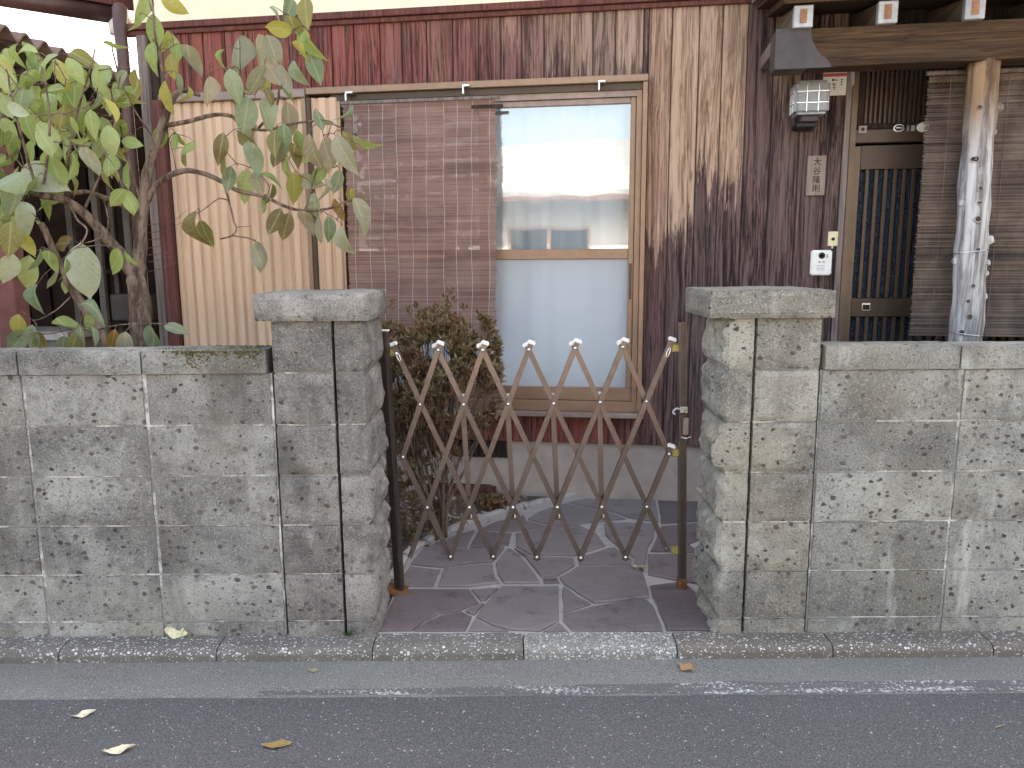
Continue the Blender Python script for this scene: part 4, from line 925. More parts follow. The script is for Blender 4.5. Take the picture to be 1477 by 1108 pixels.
for sg in (-1, 1): MB().bar(rpA + Vector((sg * .0130, -.0160, -.002)), rpB + Vector((sg * .0130, -.0160, .03)), .005, .003, (0, -1, 0)).build('post_lip', MT['gate'], gt)
MB().box(rpB.x - .019, rpB.x + .019, -.020, .020, -.002, .052).build('post_foot', MT['rust'], gt, .004)
for cy in (172, 590, 980):
    p = G(1256, cy); MB().box(p.x - .016, rpA.x + .004 if cy < 900 else p.x + .022, -.004, .016, p.z - .018, p.z + .018).build('hinge_plate', MT['brass'], gt, .004)
p = G(126, 190); MB().box(p.x - .022, p.x + .016, .004, .014, p.z - .018, p.z + .018).build('hinge_plate', MT['brass'], gt, .004)
p = G(1285, 415); MB().box(p.x - .015, p.x + .017, -.030, -.018, p.z - .014, p.z + .014).build('latch', MT['steel'], gt, .003)
MB().tube([p + Vector((-.012, -.024, .002)), p + Vector((-.030, -.03, .008)), p + Vector((-.042, -.032, .0)), p + Vector((-.044, -.032, -.010)), p + Vector((-.036, -.032, -.016))], .0045, 8).build('latch_hook', MT['patina_green'], gt)
q = G(1293, 480); MB().box(q.x - .010, q.x + .012, -.034, -.018, q.z - .036, q.z + .036).build('padlock', MT['alu_pink'], gt, .004)
MB().tube([(q.x - .02 + .019 * 2 * t_ / 8, -.036 + .004 * math.sin(t_ * 3), q.z - .042 - .006 * math.sin(t_ / 8 * 3.14)) for t_ in range(9)], .003, 6).build('wire_wrap', MT['steel'], gt)
# ------------------------------------------------------------------ shed beside the house
shed = thing('carport_shed', 'dark open shed with corrugated slate roof behind the leafy tree', 'shed', (-4.2, 6.0, 0))
def sb(name, m, x0, x1, y0, y1, z0, z1, parent=None, bevel=0): return bx(name, m, parent or shed, x0 + 4.2, x1 + 4.2, y0 - 6, y1 - 6, z0, z1, bevel)
b = MB(); eA, eB = atZ(-30, 32, 2.62), atZ(190, 118, 2.62); ed_ = (eB - eA).normalized(); n = 240
p0 = eA - ed_ * 1.2; p1 = eB + ed_ * 3.0; L = (p1 - p0).length
for i_ in range(n + 1):
    q = p0.lerp(p1, i_ / n); wv = .030 * math.sin(i_ / n * L / .150 * 2 * math.pi)
    for dx_, dz in ((0, 0), (-3.6, .50)):
        b.v.append((q.x + dx_ + 4.2, q.y - 6, 2.62 + wv + dz)); b.v.append((q.x + dx_ + 4.2, q.y - 6, 2.632 + wv + dz))
for i_ in range(n):
    a = i_ * 4; c = a + 4; b.f += [(a, c, c + 2, a + 2), (a + 1, a + 3, c + 3, c + 1), (a, a + 1, c + 1, c)]
b.build('corrugated_roof', MT['roof_sheet'], shed, smooth=False)
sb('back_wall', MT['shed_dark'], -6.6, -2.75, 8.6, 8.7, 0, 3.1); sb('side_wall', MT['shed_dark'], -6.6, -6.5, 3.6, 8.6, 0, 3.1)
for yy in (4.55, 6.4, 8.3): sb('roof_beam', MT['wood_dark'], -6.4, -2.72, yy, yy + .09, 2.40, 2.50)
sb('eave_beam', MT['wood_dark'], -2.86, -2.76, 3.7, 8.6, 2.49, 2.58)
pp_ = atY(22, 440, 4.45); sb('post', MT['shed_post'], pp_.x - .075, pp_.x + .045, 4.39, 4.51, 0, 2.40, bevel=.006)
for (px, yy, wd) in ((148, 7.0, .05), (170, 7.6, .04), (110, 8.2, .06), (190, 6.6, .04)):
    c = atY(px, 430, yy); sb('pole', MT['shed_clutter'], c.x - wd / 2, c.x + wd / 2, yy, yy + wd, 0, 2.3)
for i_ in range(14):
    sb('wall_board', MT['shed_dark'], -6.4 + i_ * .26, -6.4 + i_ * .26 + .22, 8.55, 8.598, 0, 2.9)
cl = thing('storage_box', 'grey storage box standing in the dark shed', 'box', (-4.3, 6.2, 0)); c = atY(62, 455, 6.2)
cl.location = (c.x, 6.2, 0); MB().box(-.42, .30, -.2, .3, 0, .80).build('body', MT['shed_clutter'], cl, .01); MB().box(-.44, .32, -.22, .32, .80, .87).build('lid', MT['patina_green'], cl, .008)
cl2 = thing('shelf_unit', 'brown wooden shelf standing at the back of the shed', 'shelf', (c.x + .4, 7.6, 0))
for zz in (.3, .8, 1.3): MB().box(-.7, .5, -.2, .2, zz, zz + .04).build('shelf_board', MT['wood_dark'], cl2)
for xx in (-.7, .46): MB().box(xx, xx + .04, -.2, .2, 0, 1.5).build('upright', MT['wood_dark'], cl2)
MB().box(-.5, -.1, -.15, .15, .842, 1.1).build('bin', MT['shed_clutter'], cl2, .01); MB().box(.0, .35, -.15, .15, 1.342, 1.55).build('bin', MT['wood_grey'], cl2, .01)

# ------------------------------------------------------------------ house across the street (it shows as a reflection in the window)
op = thing('opposite_house', 'pale house with dark tiled roof across the street, mirrored in the window', 'house', (-1.5, -7.5, 0))
bx('wall', MT['opp_wall'], op, -7, 7, -5, 0, 0, 2.75)
b = MB(); 
for zz in (0, .12): b.v += [(-7.6, .7, 2.65 + zz), (7.6, .7, 2.65 + zz), (7.6, -2.6, 4.1 + zz), (-7.6, -2.6, 4.1 + zz), (7.6, -5.7, 2.65 + zz), (-7.6, -5.7, 2.65 + zz)]
b.f = [(3, 2, 1, 0), (5, 4, 2, 3), (6, 7, 8, 9), (9, 8, 10, 11), (0, 1, 7, 6), (4, 5, 11, 10), (1, 2, 8, 7), (2, 4, 10, 8), (3, 0, 6, 9), (5, 3, 9, 11)]
rf = b.build('roof', MT['opp_roof'], op)
for xx in (-5.2, -2.2, .8, 3.6):
    wn_ = bx('window', MT['alu'], op, xx, xx + 1.8, .001, .05, .9, 2.1); bx('pane', MT['glass_dark'], op, xx + .06, xx + .86, .05, .056, .96, 2.04).parent = wn_; bx('pane', MT['glass_dark'], op, xx + .94, xx + 1.74, .05, .056, .96, 2.04).parent = wn_
bx('eave_gutter', MT['gutter_pipe'], op, -7.6, 7.6, .70, .80, 2.58, 2.68)
struct(bx('far_pavement', MT['gutter'], None, -60, 60, -7.4, -3.6, -.11, -.02))

# ------------------------------------------------------------------ tree
rt = random.Random(21)
tb = atY(203, 505, 3.42); TREE = Vector((tb.x + .01, 3.42, 0))
tree = thing('leafy_tree', 'leafy tree with large mottled green and yellowing leaves behind the wall', 'tree', TREE)
def TP(x, y, Y): return atY(x, y, Y) - TREE
def branch(pts, r0, r1, name='branch', n=8, m='bark', parent=tree):
    P3 = [TP(*p) for p in pts]
    # catmull-rom for an easy flow
    Q = []
    for i_ in range(len(P3) - 1):
        a, b_, c, d_ = P3[max(i_ - 1, 0)], P3[i_], P3[i_ + 1], P3[min(i_ + 2, len(P3) - 1)]
        for t in (0, .25, .5, .75): Q.append(.5 * ((2 * b_) + (c - a) * t + (2 * a - 5 * b_ + 4 * c - d_) * t * t + (3 * b_ - a - 3 * c + d_) * t ** 3))
    Q.append(P3[-1]); m_ = len(Q)
    Q = [q + Vector((fbm(q.x * 20, q.z * 20, 1), fbm(q.x * 20, q.z * 20, 9), 0)) * .003 for q in Q]
    MB().tube(Q, [(r0 + (r1 - r0) * i_ / (m_ - 1)) * (1 + .12 * fbm(i_ * .7, r0 * 90, 3)) for i_ in range(m_)], n, jit=.12).build(name, MT[m], parent, smooth=True)
    return Q
nodes = []
tr_pts = [(208, 770, 3.42), (205, 640, 3.42), (203, 505, 3.42), (201, 440, 3.42), (196, 398, 3.42)]
tq = branch(tr_pts, .052, .040, 'trunk', 14)
B = [
 ([(196, 402, 3.42), (178, 372, 3.40), (150, 338, 3.36), (122, 308, 3.31), (92, 288, 3.25), (56, 281, 3.18), (15, 262, 3.10)], .029, .010),
 ([(202, 318, 3.44), (180, 298, 3.42), (155, 287, 3.38), (125, 277, 3.33), (95, 281, 3.28)], .014, .009),
 ([(197, 405, 3.42), (202, 355, 3.43), (206, 300, 3.44), (216, 235, 3.45), (235, 180, 3.46), (247, 145, 3.47), (264, 130, 3.48), (288, 138, 3.49)], .034, .008),
 ([(234, 182, 3.46), (268, 176, 3.47), (308, 166, 3.48), (335, 168, 3.49), (350, 182, 3.50), (385, 188, 3.50), (425, 178, 3.51), (470, 176, 3.53), (516, 196, 3.55)], .011, .003),
 ([(213, 290, 3.44), (228, 264, 3.44), (262, 247, 3.44), (292, 250, 3.44), (322, 263, 3.44), (345, 276, 3.44), (382, 284, 3.44), (412, 298, 3.44), (440, 304, 3.45), (478, 300, 3.46), (508, 290, 3.47), (530, 320, 3.48)], .014, .003),
 ([(322, 264, 3.44), (331, 292, 3.44), (337, 318, 3.44), (341, 330, 3.44), (334, 340, 3.44), (318, 345, 3.44)], .005, .003), ([(335, 340, 3.44), (360, 344, 3.44), (374, 352, 3.44)], .003, .002),
 ([(331, 290, 3.44), (315, 287, 3.43), (292, 304, 3.42), (282, 308, 3.41)], .003, .0018), ([(341, 328, 3.44), (352, 327, 3.44), (360, 327, 3.44)], .002, .0012),
 ([(340, 168, 3.49), (352, 150, 3.48), (348, 118, 3.46), (346, 60, 3.45)], .005, .002), ([(372, 186, 3.50), (400, 150, 3.48), (402, 100, 3.46), (408, 40, 3.45), (412, -30, 3.44)], .006, .003),
 ([(240, 165, 3.46), (240, 125, 3.42), (230, 85, 3.38), (222, 30, 3.35), (220, -30, 3.32)], .008, .003), ([(430, 90, 3.46), (434, 40, 3.45), (436, -25, 3.44)], .003, .002), ([(402, 110, 3.46), (430, 92, 3.46)], .003, .003),
 ([(155, 640, 3.30), (152, 505, 3.30), (128, 455, 3.29), (105, 418, 3.28), (82, 372, 3.27), (60, 322, 3.24)], .024, .013),
 ([(148, 500, 3.30), (138, 482, 3.24), (108, 474, 3.16), (70, 482, 3.10), (45, 480, 3.05), (24, 486, 3.0)], .004, .002), ([(134, 478, 3.24), (165, 470, 3.18), (200, 467, 3.14), (243, 467, 3.10)], .0035, .0015),
 ([(105, 425, 3.28), (80, 448, 3.2), (52, 462, 3.12), (36, 452, 3.08)], .003, .0015), ([(150, 288, 3.36), (156, 320, 3.32), (148, 342, 3.3), (116, 352, 3.27)], .004, .002),
 ([(100, 290, 3.25), (110, 315, 3.22), (126, 332, 3.2), (118, 352, 3.17)], .005, .003), ([(56, 281, 3.18), (40, 230, 3.12), (22, 160, 3.06), (10, 100, 3.0)], .007, .003), ([(95, 283, 3.26), (100, 220, 3.22), (112, 160, 3.2), (130, 100, 3.18), (138, 70, 3.18)], .007, .003),
 ([(122, 300, 3.31), (150, 240, 3.28), (165, 190, 3.26), (160, 130, 3.24)], .006, .003), ([(60, 280, 3.18), (70, 220, 3.1), (70, 150, 3.06), (60, 95, 3.02)], .006, .003), ([(205, 295, 3.44), (190, 250, 3.40), (178, 200, 3.36), (170, 165, 3.33)], .006, .003),
 ([(160, 60, 3.3), (175, 120, 3.36), (195, 160, 3.42), (222, 200, 3.46)], .0035, .004), ([(255, 250, 3.44), (248, 215, 3.43), (240, 190, 3.43)], .002, .0012), ([(10, 265, 3.1), (-10, 330, 3.04), (10, 365, 3.0)], .005, .002), ([(440, 304, 3.45), (455, 250, 3.46), (470, 205, 3.47), (480, 175, 3.5)], .004, .002)]
for pts, r0, r1 in B:
    q = branch(pts, r0, r1); nodes += q
# thin bare side shoots on the trunk side of the shutter case
for (x, y) in ((228, 352), (232, 330), (225, 372), (222, 386), (230, 340), (235, 362), (240, 318)):
    branch([(214, y + 6, 3.42), (x + 8, y + 2, 3.40), (x + 26 + rt.uniform(-8, 10), y - 8 + rt.uniform(-8, 8), 3.38)], .0018, .0007, 'twig', 5, 'twig')
# leaf meshes: four shapes with a folded midrib and a drooping tip, unit length along +y
def leaf_mesh(wd, fold, droop, twist, tip):
    b = MB(); n = 12
    for i_ in range(n + 1):
        t = i_ / n; hw_ = wd * (math.sin(math.pi * t ** .82) ** .8) * (1 - .25 * t ** 3) + .002
        if t > .86: hw_ *= 1 - (t - .86) / .14 * tip
        for u in (-1, -.55, 0, .55, 1):
            wob = .012 * math.sin(t * 14 + u * 2 + wd * 50)
            x = hw_ * u; z = abs(u) * hw_ * fold - droop * t * t + wob * abs(u) + twist * u * hw_ * (t - .4)
            b.v.append((x, t - droop * .25 * t * t, z))
    for i_ in range(n):
        for j in range(4):
            a = i_ * 5 + j; b.f.append((a, a + 1, a + 6, a + 5))
    m = b.mesh('leaf', smooth=True); m.materials.append(MT['leaf']); return m
def curl(m, a, c):
    for v_ in m.vertices: v_.co.z += a * math.sin(v_.co.y * 4.2 + c) * .10 + a * v_.co.x * v_.co.x * 1.6; v_.co.x += .10 * a * math.sin(v_.co.y * 3 + c)
    return m
LM = [curl(leaf_mesh(.22, .5, .5, .6, .9), 1.0, 0), curl(leaf_mesh(.28, .1, .4, -.6, .9), -1.2, 1), curl(leaf_mesh(.25, .3, .1, 1.2, .8), 1.3, 2), leaf_mesh(.27, .25, .22, .2, .8), leaf_mesh(.24, .40, .34, -.5, .7), leaf_mesh(.30, .15, .14, .4, .9), leaf_mesh(.21, .55, .42, .9, .6), leaf_mesh(.26, -.2, .28, -.8, .8)]
LC = {'g': (.24, .34, .11), 'l': (.37, .47, .20), 'y': (.40, .36, .09), 'o': (.24, .215, .075), 'd': (.14, .20, .09), 'b': (.25, .33, .235), 'w': (.46, .50, .38), 'k': (.36, .285, .215), 'n': (.19, .135, .075), 'r': (.38, .16, .035), 't': (.16, .235, .16), 'a': (.30, .29, .23)}
LEAVES = '''35 70 40 200 l;8 112 50 60 l;65 90 44 150 l;75 105 36 100 g;108 102 44 60 l;142 108 40 80 l;120 85 42 30 o;77 127 32 185 g;107 150 54 92 g;95 128 26 100 y;172 72 42 172 l;173 115 32 130 b;162 155 36 50 y;65 195 54 58 l;38 178 52 80 g;20 160 46 195 w;30 145 36 100 t;52 137 30 80 b;90 172 42 100 o;130 178 40 90 g;140 148 38 85 d;105 186 36 80 g;158 203 46 85 l;112 204 28 20 l;15 212 42 92 g;43 222 46 108 g;78 242 44 72 g;108 240 44 78 g;60 256 64 22 w;8 258 52 150 b;22 286 62 92 b;40 318 58 70 w;48 272 40 110 g;157 237 36 90 g;168 217 34 70 o;182 252 44 98 g;168 286 34 128 g;190 290 44 58 g;110 268 36 60 o;150 262 34 70 o;130 232 38 75 a;190 206 30 10 g;15 345 52 92 o;12 388 46 108 w;40 394 52 94 l;36 352 42 62 y;55 376 36 100 t;73 378 36 68 g;82 402 34 102 a;97 390 36 80 g;120 388 76 84 w;95 412 20 90 l;92 351 32 172 n;167 376 34 118 g;187 373 28 58 g;136 446 40 22 t;97 469 32 12 g;115 492 38 95 b;107 500 46 98 o;90 502 36 100 t;138 485 30 70 b;162 494 40 102 r;180 502 48 92 a;220 490 40 100 t;254 474 36 12 t;23 494 50 138 t;46 488 38 110 b;58 493 34 70 o;26 470 34 95 y;52 430 40 95 t;128 465 26 60 g;
210 16 44 100 l;226 42 46 78 g;250 8 42 32 y;243 62 36 90 y;256 66 40 68 g;219 82 42 97 g;248 96 40 88 y;256 122 32 95 t;277 88 52 62 a;296 130 44 90 k;240 142 52 86 y;198 34 28 100 g;230 200 38 96 g;196 120 36 110 o;340 76 58 92 a;319 85 30 112 g;370 80 62 76 k;390 100 42 64 k;394 72 48 68 a;338 125 54 76 b;372 118 52 112 a;355 166 54 96 b;378 168 54 70 b;418 172 54 80 k;400 20 30 40 b;418 14 34 102 t;440 16 42 92 o;402 42 40 178 y;426 42 38 60 o;437 56 38 85 y;449 62 44 72 g;430 80 38 48 y;455 98 50 66 t;432 105 40 62 b;380 122 34 80 y;390 140 32 60 n;418 128 26 100 d;270 138 28 95 y;318 215 48 100 n;322 238 44 95 o;332 258 38 95 t;365 230 52 82 b;352 268 50 102 l;372 264 38 80 a;393 256 38 14 g;412 242 34 95 l;437 228 40 26 l;425 272 48 86 y;392 283 36 92 d;381 293 28 120 g;398 222 36 95 n;425 224 36 80 n;450 220 56 82 k;477 222 58 72 k;496 222 56 66 a;503 204 34 60 o;525 208 40 42 g;445 262 36 20 a;470 276 40 80 a;488 262 36 100 b;453 296 36 90 b;488 303 32 92 r;412 326 40 106 n;398 320 42 112 n;442 322 40 65 k;460 330 38 95 a;476 330 38 80 t;500 348 46 74 w;524 312 60 62 a;377 371 50 68 a;286 333 60 86 n;296 337 42 70 o;505 283 24 95 y;460 252 34 130 g;270 212 26 150 g;258 200 26 60 g;265 228 22 95 o;252 204 22 100 g;356 205 40 70 o;410 200 44 88 t;365 200 36 100 k;468 176 30 20 a;430 205 34 85 g;395 205 34 95 o;345 140 36 95 o;410 112 36 95 a;462 170 30 60 t;500 165 32 105 t;'''
def place_leaf(x, y, Lpx, ang, ckey, Y, edge=None, rr=rt):
    a = R(ang); dx_, dy_ = math.cos(a), math.sin(a)
    bx_, by_ = x - dx_ * Lpx / 2, y - dy_ * Lpx / 2
    base = atY(bx_, by_, Y); tip = atY(bx_ + dx_ * Lpx, by_ + dy_ * Lpx, Y + rr.uniform(-.04, .02))
    d_ = tip - base; Lm = d_.length * rr.uniform(1.02, 1.15); yv = d_.normalized()
    tocam = (Vector((0, 0, CAM_H)) - base).normalized()
    n = (tocam + Vector((rr.uniform(-.85, .85), rr.uniform(-.3, .3), rr.uniform(-.3, .9)))).normalized()
    if edge: n = (n + edge * yv.cross(tocam) * 2.2).normalized()
    xv = yv.cross(n).normalized(); n = xv.cross(yv)
    mt = Matrix((( xv.x * Lm, yv.x * Lm, n.x * Lm, base.x - TREE.x), (xv.y * Lm, yv.y * Lm, n.y * Lm, base.y - TREE.y), (xv.z * Lm, yv.z * Lm, n.z * Lm, base.z), (0, 0, 0, 1)))
    o = bpy.data.objects.new('leaf', LM[rr.randrange(len(LM))]); COL.objects.link(o); o.parent = tree; o.matrix_basis = mt
    c = LC[ckey]; v_ = rr.uniform(.82, 1.15); hsh = rr.uniform(-.03, .03); o.color = (max(0, c[0] * v_ + hsh * .6), max(0, c[1] * v_), max(0, c[2] * v_), 1)
    return base - TREE
leafbases = []
for ent in LEAVES.replace('\n', '').split(';'):
    if not ent.strip(): continue
    x, y, L_, a, ck = ent.split(); x = float(x); y = float(y)
    Y = (rt.uniform(2.98, 3.30) if x < 200 else rt.uniform(3.32, 3.52))
    if y > 440: Y = rt.uniform(3.0, 3.14)
    leafbases.append(place_leaf(x, y, float(L_), float(a), ck, Y, rt.choice((None, None, None, None, 1, -1)) if float(L_) < 46 else None))
for i_ in range(132):                  # deeper leaves that fill the crown on the shed side
    x = rt.uniform(-30, 185); y = rt.uniform(75, 330)
    if y < 95 + max(0, 40 - x * .4) and x > 60: y += 50
    if x > 150 and y < 130: continue
    if y > 255 and x > 90: continue
    leafbases.append(place_leaf(x, y, rt.uniform(30, 44), rt.uniform(40, 140), rt.choice('ggdolllygl'), rt.uniform(3.28, 3.6), rt.choice((None, None, 1, -1))))
for i_ in range(8):
    leafbases.append(place_leaf(rt.uniform(-60, -5), rt.uniform(80, 400), 42, rt.uniform(60, 130), rt.choice('gglbt'), rt.uniform(3.0, 3.4)))
# petioles and twigs: each leaf reaches the nearest twig already there
todo = leafbases[:]; tw = MB(); cnt = 0
best = [min(((nd - l).length, k_) for k_, nd in enumerate(nodes)) for l in todo]
alive = list(range(len(todo)))
while alive:
    j = min(alive, key=lambda a: best[a][0]); alive.remove(j); l = todo[j]; nd = nodes[best[j][1]]
    d_ = nd - l; midp = l.lerp(nd, .5) + Vector((rt.uniform(-.01, .01), 0, .05 * d_.length + .006)); pth_ = [l, l.lerp(midp, .5) + Vector((0, 0, .006)), midp, nd]
    tw.tube(pth_, [.0011, .0014, .0017, .0022 if d_.length < .1 else .003], 5, cap=False)
    new = [l.lerp(midp, .6), midp, midp.lerp(nd, .5)]
    for nn in new:
        nodes.append(nn); idx = len(nodes) - 1
        for a in alive:
            dd = (nn - todo[a]).length
            if dd < best[a][0]: best[a] = (dd, idx)
struct(tw.build('twigs', MT['twig'], tree), 'stuff')

# ------------------------------------------------------------------ shrub behind the gate
SH = Vector((atY(628, 700, 3.75).x, 3.75, -.01))
sh = thing('azalea_shrub', 'rounded small leaved shrub with bronze green foliage behind the gate', 'shrub', SH)
rs = random.Random(31); b = MB(); tips = []
def shrub_pt(x, y, dY): return atY(x, y, 3.75 + dY) - SH
for i_ in range(2700):
    a = rs.random() * 2 * math.pi; u = rs.random() ** .5
    ex = 94 * u * math.cos(a); ey = 126 * u * math.sin(a); x = 630 + ex; y = 532 + ey
    if fbm(x * .02, y * .02, 7) < -.20: continue
    if y < 440 + abs(x - 650) * .30 + 14 * fbm(x * .05, 0, 2): continue
    if y > 620 and rs.random() < .55 + (x - 600) * .004: continue
    dY = rs.uniform(-1, 1) * .26 * math.sqrt(max(0, 1 - u * u)) + rs.uniform(-.02, .02)
    tips.append(shrub_pt(x, y, dY))
for i_ in range(260):                  # sparse low growth on the pillar side
    tips.append(shrub_pt(rs.gauss(592, 26), rs.uniform(640, 830), rs.uniform(-.15, .15)))
for (x, y) in ((644, 425), (650, 418), (646, 432), (655, 430), (562, 440), (565, 432), (545, 425), (590, 447), (630, 440), (668, 440), (690, 452), (600, 438), (720, 552), (722, 575), (715, 600), (718, 530), (700, 600)): tips.append(shrub_pt(x, y, rs.uniform(-.1, .1)))
for tpt in tips:
    ax_ = (tpt - Vector((0, 0, .45))).normalized() + Vector((rs.uniform(-.5, .5), rs.uniform(-.5, .5), rs.uniform(.0, .7))); ax_.normalize(); o1 = ax_.orthogonal().normalized(); o2 = ax_.cross(o1)
    for q in range(rs.randint(6, 9)):
        an = q * 2.4 + rs.random(); el = rs.uniform(.3, 1.0); d_ = (o1 * math.cos(an) + o2 * math.sin(an)) * el + ax_ * rs.uniform(.3, .9); d_.normalize()
        L_ = rs.uniform(.024, .044); wv = d_.cross(ax_ + Vector((.01, 0, 0))).normalized() * L_ * rs.uniform(.16, .22); base = tpt - ax_ * rs.uniform(0, .03); dn = d_.cross(wv).normalized() * L_ * .06
        o = len(b.v); b.v += [tuple(base), tuple(base + d_ * L_ * .45 + wv + dn), tuple(base + d_ * L_), tuple(base + d_ * L_ * .45 - wv + dn), tuple(base + d_ * L_ * .5 - dn)]
        b.f += [(o, o + 4, o + 1), (o + 1, o + 4, o + 2), (o, o + 3, o + 4), (o + 4, o + 3, o + 2)]
fo_ = struct(b.build('foliage', MT['shrub'], sh), 'stuff')
for i_ in range(16):
    e_ = tips[rs.randrange(len(tips))] ; st_ = Vector((rs.uniform(-.05, .05), rs.uniform(-.05, .05), 0)); md = st_.lerp(e_, .5) + Vector((rs.uniform(-.04, .04), rs.uniform(-.04, .04), .04))
    MB().tube([st_, st_.lerp(md, .5) + Vector((0, 0, .02)), md, md.lerp(e_, .6), e_], [.010, .008, .006, .004, .002], 6).build('stem', MT['bark'], sh, smooth=True)
b = MB()
for i_ in range(260):
    e_ = tips[rs.randrange(len(tips))]; st_ = e_ * .72 + Vector((rs.uniform(-.05, .05), 0, rs.uniform(-.05, .02))); b.tube([st_, st_.lerp(e_, .5) + Vector((0, 0, -.01)), e_], [.003, .002, .0012], 4, cap=False)
struct(b.build('twigs', MT['bark'], sh), 'stuff')

# low ground cover in the bed
b = MB()
for i_ in range(420):
    p = atZ(rs.uniform(668, 745), 0, 0) if False else atZ(rs.gauss(712, 16), rs.gauss(727, 4), 0)
    for q in range(4):
        d_ = Vector((rs.uniform(-1, 1), rs.uniform(-1, 1), rs.uniform(.4, 1.2))).normalized(); L_ = rs.uniform(.012, .03); wv = d_.cross(Vector((0, 0, 1))).normalized() * L_ * .3; o = len(b.v)
        z_ = Vector((0, 0, rs.uniform(-.01, .03))); b.v += [tuple(p + z_), tuple(p + z_ + d_ * L_ * .5 + wv), tuple(p + z_ + d_ * L_), tuple(p + z_ + d_ * L_ * .5 - wv)]; b.f += [(o, o + 1, o + 2, o + 3)]
gc_ = b.build('ground_cover', MT['shrub'], None); struct(gc_, 'stuff'); tag(gc_, 'low green ground cover along the edging of the planting bed', 'ground cover')

# slab lying against the foundation
sp0 = atZ(640, 706, 0); sp = bx('leaning_board', MT['wood_dark'], None, 0, 0, 0, 0, 0, 0); bpy.data.objects.remove(sp)
bo = thing('old_board', 'dark old board lying on the gravel by the house foundation', 'board', atZ(672, 706, 0), -HA)
MB().box(-.24, .20, -.06, .06, -.012, .045).build('board', MT['wood_red'], bo, .004); MB().box(-.22, .17, -.05, .05, .0455, .052).build('board_top', MT['wood_dark'], bo)

# weed at the foot of the pillar
p = atY(500, 905, 2.69); wd_ = thing('weed', 'tiny green weed at the foot of the gate pillar', 'plant', (p.x, 2.690, .004)); b = MB()
for i_ in range(26):
    an = rs.random() * 6.28; d_ = Vector((math.cos(an) * .8, -abs(math.sin(an)) * .7, rs.uniform(.3, 1.2))).normalized(); L_ = rs.uniform(.012, .03); r_ = rs.uniform(.004, .007); e_ = d_ * L_; o = len(b.v)
    n1 = d_.cross(Vector((0, 1, .2))).normalized() * r_; b.v += [tuple(e_ * .75), tuple(e_ * .9 + n1), tuple(e_ * 1.15), tuple(e_ * .9 - n1)]; b.f.append((o, o + 1, o + 2, o + 3)); b.tube([(0, 0, 0), tuple(e_ * .8)], .0006, 3, cap=False)
b.build('leaves', MT['weed'], wd_)

# ------------------------------------------------------------------ fallen leaves
def fallen(x, y, z, Lpx, ang, c, label, curl, wd, lift=.0):
    c0 = atZ(x, y, z); sc_m = c0.y * 1.05 / F_PX; L_ = Lpx * sc_m
    b = MB(); n = 12; seed = x * .13
    for i_ in range(n + 1):
        t = i_ / n; hw_ = wd * math.sin(math.pi * min(1, t * .97 + .02)) ** .8 + .004
        for u in (-1, -.5, 0, .5, 1):
            b.v.append(((t - .5), u * hw_ * (1 + .2 * math.sin(t * 9 + seed * u)) + .08 * math.sin(t * 3 + seed), abs(u) ** 1.5 * curl * hw_ * (.55 + .5 * math.sin(t * 5 + seed + u)) + .07 * curl * (2 * t - 1) ** 2 + .05 * fbm(t * 4, u * 1.5, seed) + .03))
    for i_ in range(n):
        for j in range(4): a = i_ * 5 + j; b.f.append((a, a + 1, a + 6, a + 5))
    b.v.append((.5, 0, .06)); b.f.append
    lm_ = b.mesh('fallen_leaf', smooth=True); 
    for v_ in lm_.vertices: v_.co = (v_.co.x * L_, v_.co.y * L_, v_.co.z * L_)
    lm_.materials.append(MT['dry']); o = obj('fallen_leaf', lm_, None, None, (c0.x, c0.y, z + lift), (*c, 1)); o.rotation_euler = (0, 0, R(ang)); tag(o, label, 'leaf', 'fallen leaves on the street')
    return o
k = M('dry_leaf', .7, .3); oc = k.ocoord(); c = k.info('Color'); s3 = k.sep(oc)
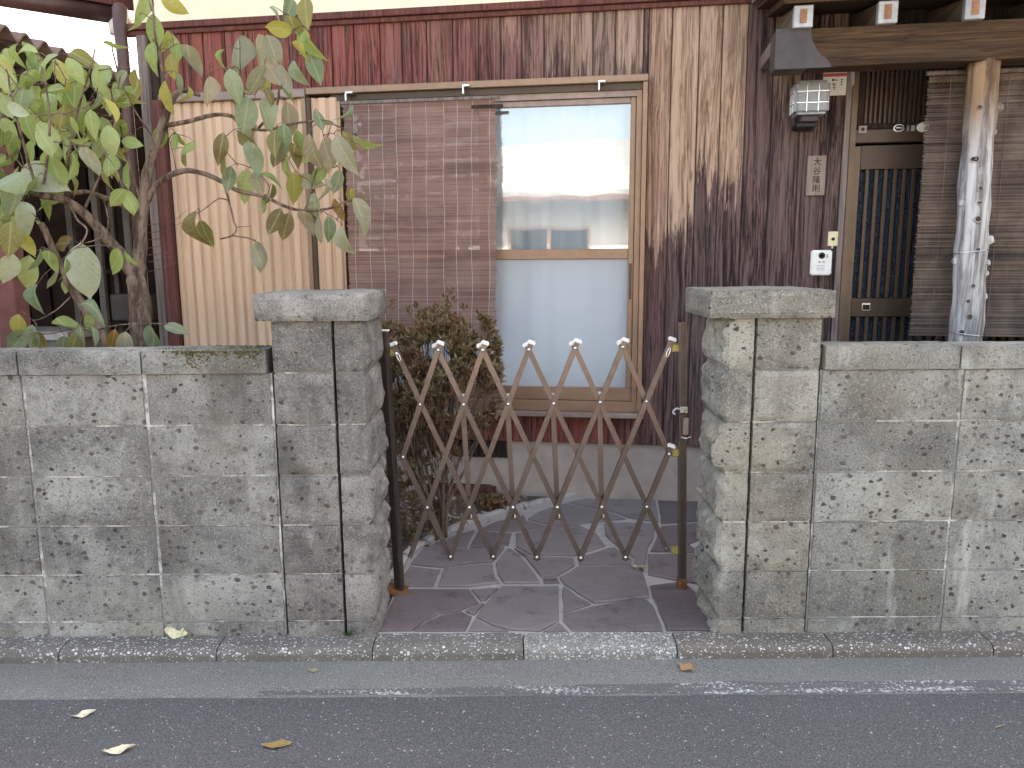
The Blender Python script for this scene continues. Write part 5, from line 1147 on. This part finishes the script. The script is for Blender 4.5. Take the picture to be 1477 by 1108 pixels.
cc = k.mix(k.step(k.noise(oc, 60, 4, .7), .5, .7, 0, .5), c, (.16, .10, .05)); cc = k.mix(k.step(k.math('ABSOLUTE', s3[1]), .0012, .0, 0, .5), cc, (.30, .22, .12)); k.col(cc); k.bump(k.noise(oc, 120, 3), .5, .003); MT['dry'] = k.m
fallen(255, 916, .010, 34, 3, (.62, .58, .38), 'pale cream fallen leaf leaning on the wall foot above the kerb', .4, .26, .014).rotation_euler = (R(62), 0, R(4))
fallen(120, 1031, ROAD_Z - .002, 34, 28, (.66, .62, .46), 'narrow pale curled leaf on the asphalt beside the grey gutter strip', .9, .16)
fallen(172, 1083, ROAD_Z - .002, 46, 14, (.64, .59, .45), 'long pale rolled leaf lying on the asphalt', 1.1, .13)
fallen(400, 1075, ROAD_Z - .002, 42, 20, (.30, .20, .075), 'flat olive brown leaf lying on the asphalt', .3, .22)
fallen(990, 963, ROAD_Z + .006, 30, -48, (.42, .24, .12), 'orange brown curled leaf against the kerb stone joint', .6, .26)
fallen(452, 967, ROAD_Z + .006, 16, 5, (.36, .30, .16), 'tiny tan leaf on the grey gutter strip', .3, .28)
fallen(922, 819, .012, 18, 10, (.46, .38, .27), 'small tan leaf on the paving beneath the gate', .5, .34)
fallen(1443, 1049, ROAD_Z - .002, 22, 12, (.34, .25, .16), 'thin brown twig like leaf on bare asphalt', .8, .07)

# grit and dry debris gathered along the kerb
b = MB(); rg = random.Random(77)
for i_ in range(1500):
    if i_ < 900: x, y = rg.uniform(-2.4, 2.4), 2.592 - abs(rg.gauss(0, .03))
    elif i_ < 1150: x, y = rg.gauss(-1.62, .12), rg.uniform(2.42, 2.59)
    else: x, y = rg.uniform(-2.2, 2.2), rg.uniform(2.05, 2.58)
    r_ = rg.uniform(.0012, .0042); o = len(b.v); z_ = ROAD_Z + (.0035 if y > 2.44 else -.0035)
    for a, bb_, c_ in ((1, 0, 0), (-1, 0, 0), (0, 1, 0), (0, -1, 0), (0, 0, 1)): j_ = r_ * rg.uniform(.6, 1.4); b.v.append((x + a * j_, y + bb_ * j_, z_ + c_ * j_ * .7))
    b.f += [tuple(o + k_ for k_ in t) for t in ((0, 2, 4), (2, 1, 4), (1, 3, 4), (3, 0, 4))]
struct(b.build('kerb_grit', MT['grit'], None), 'stuff')
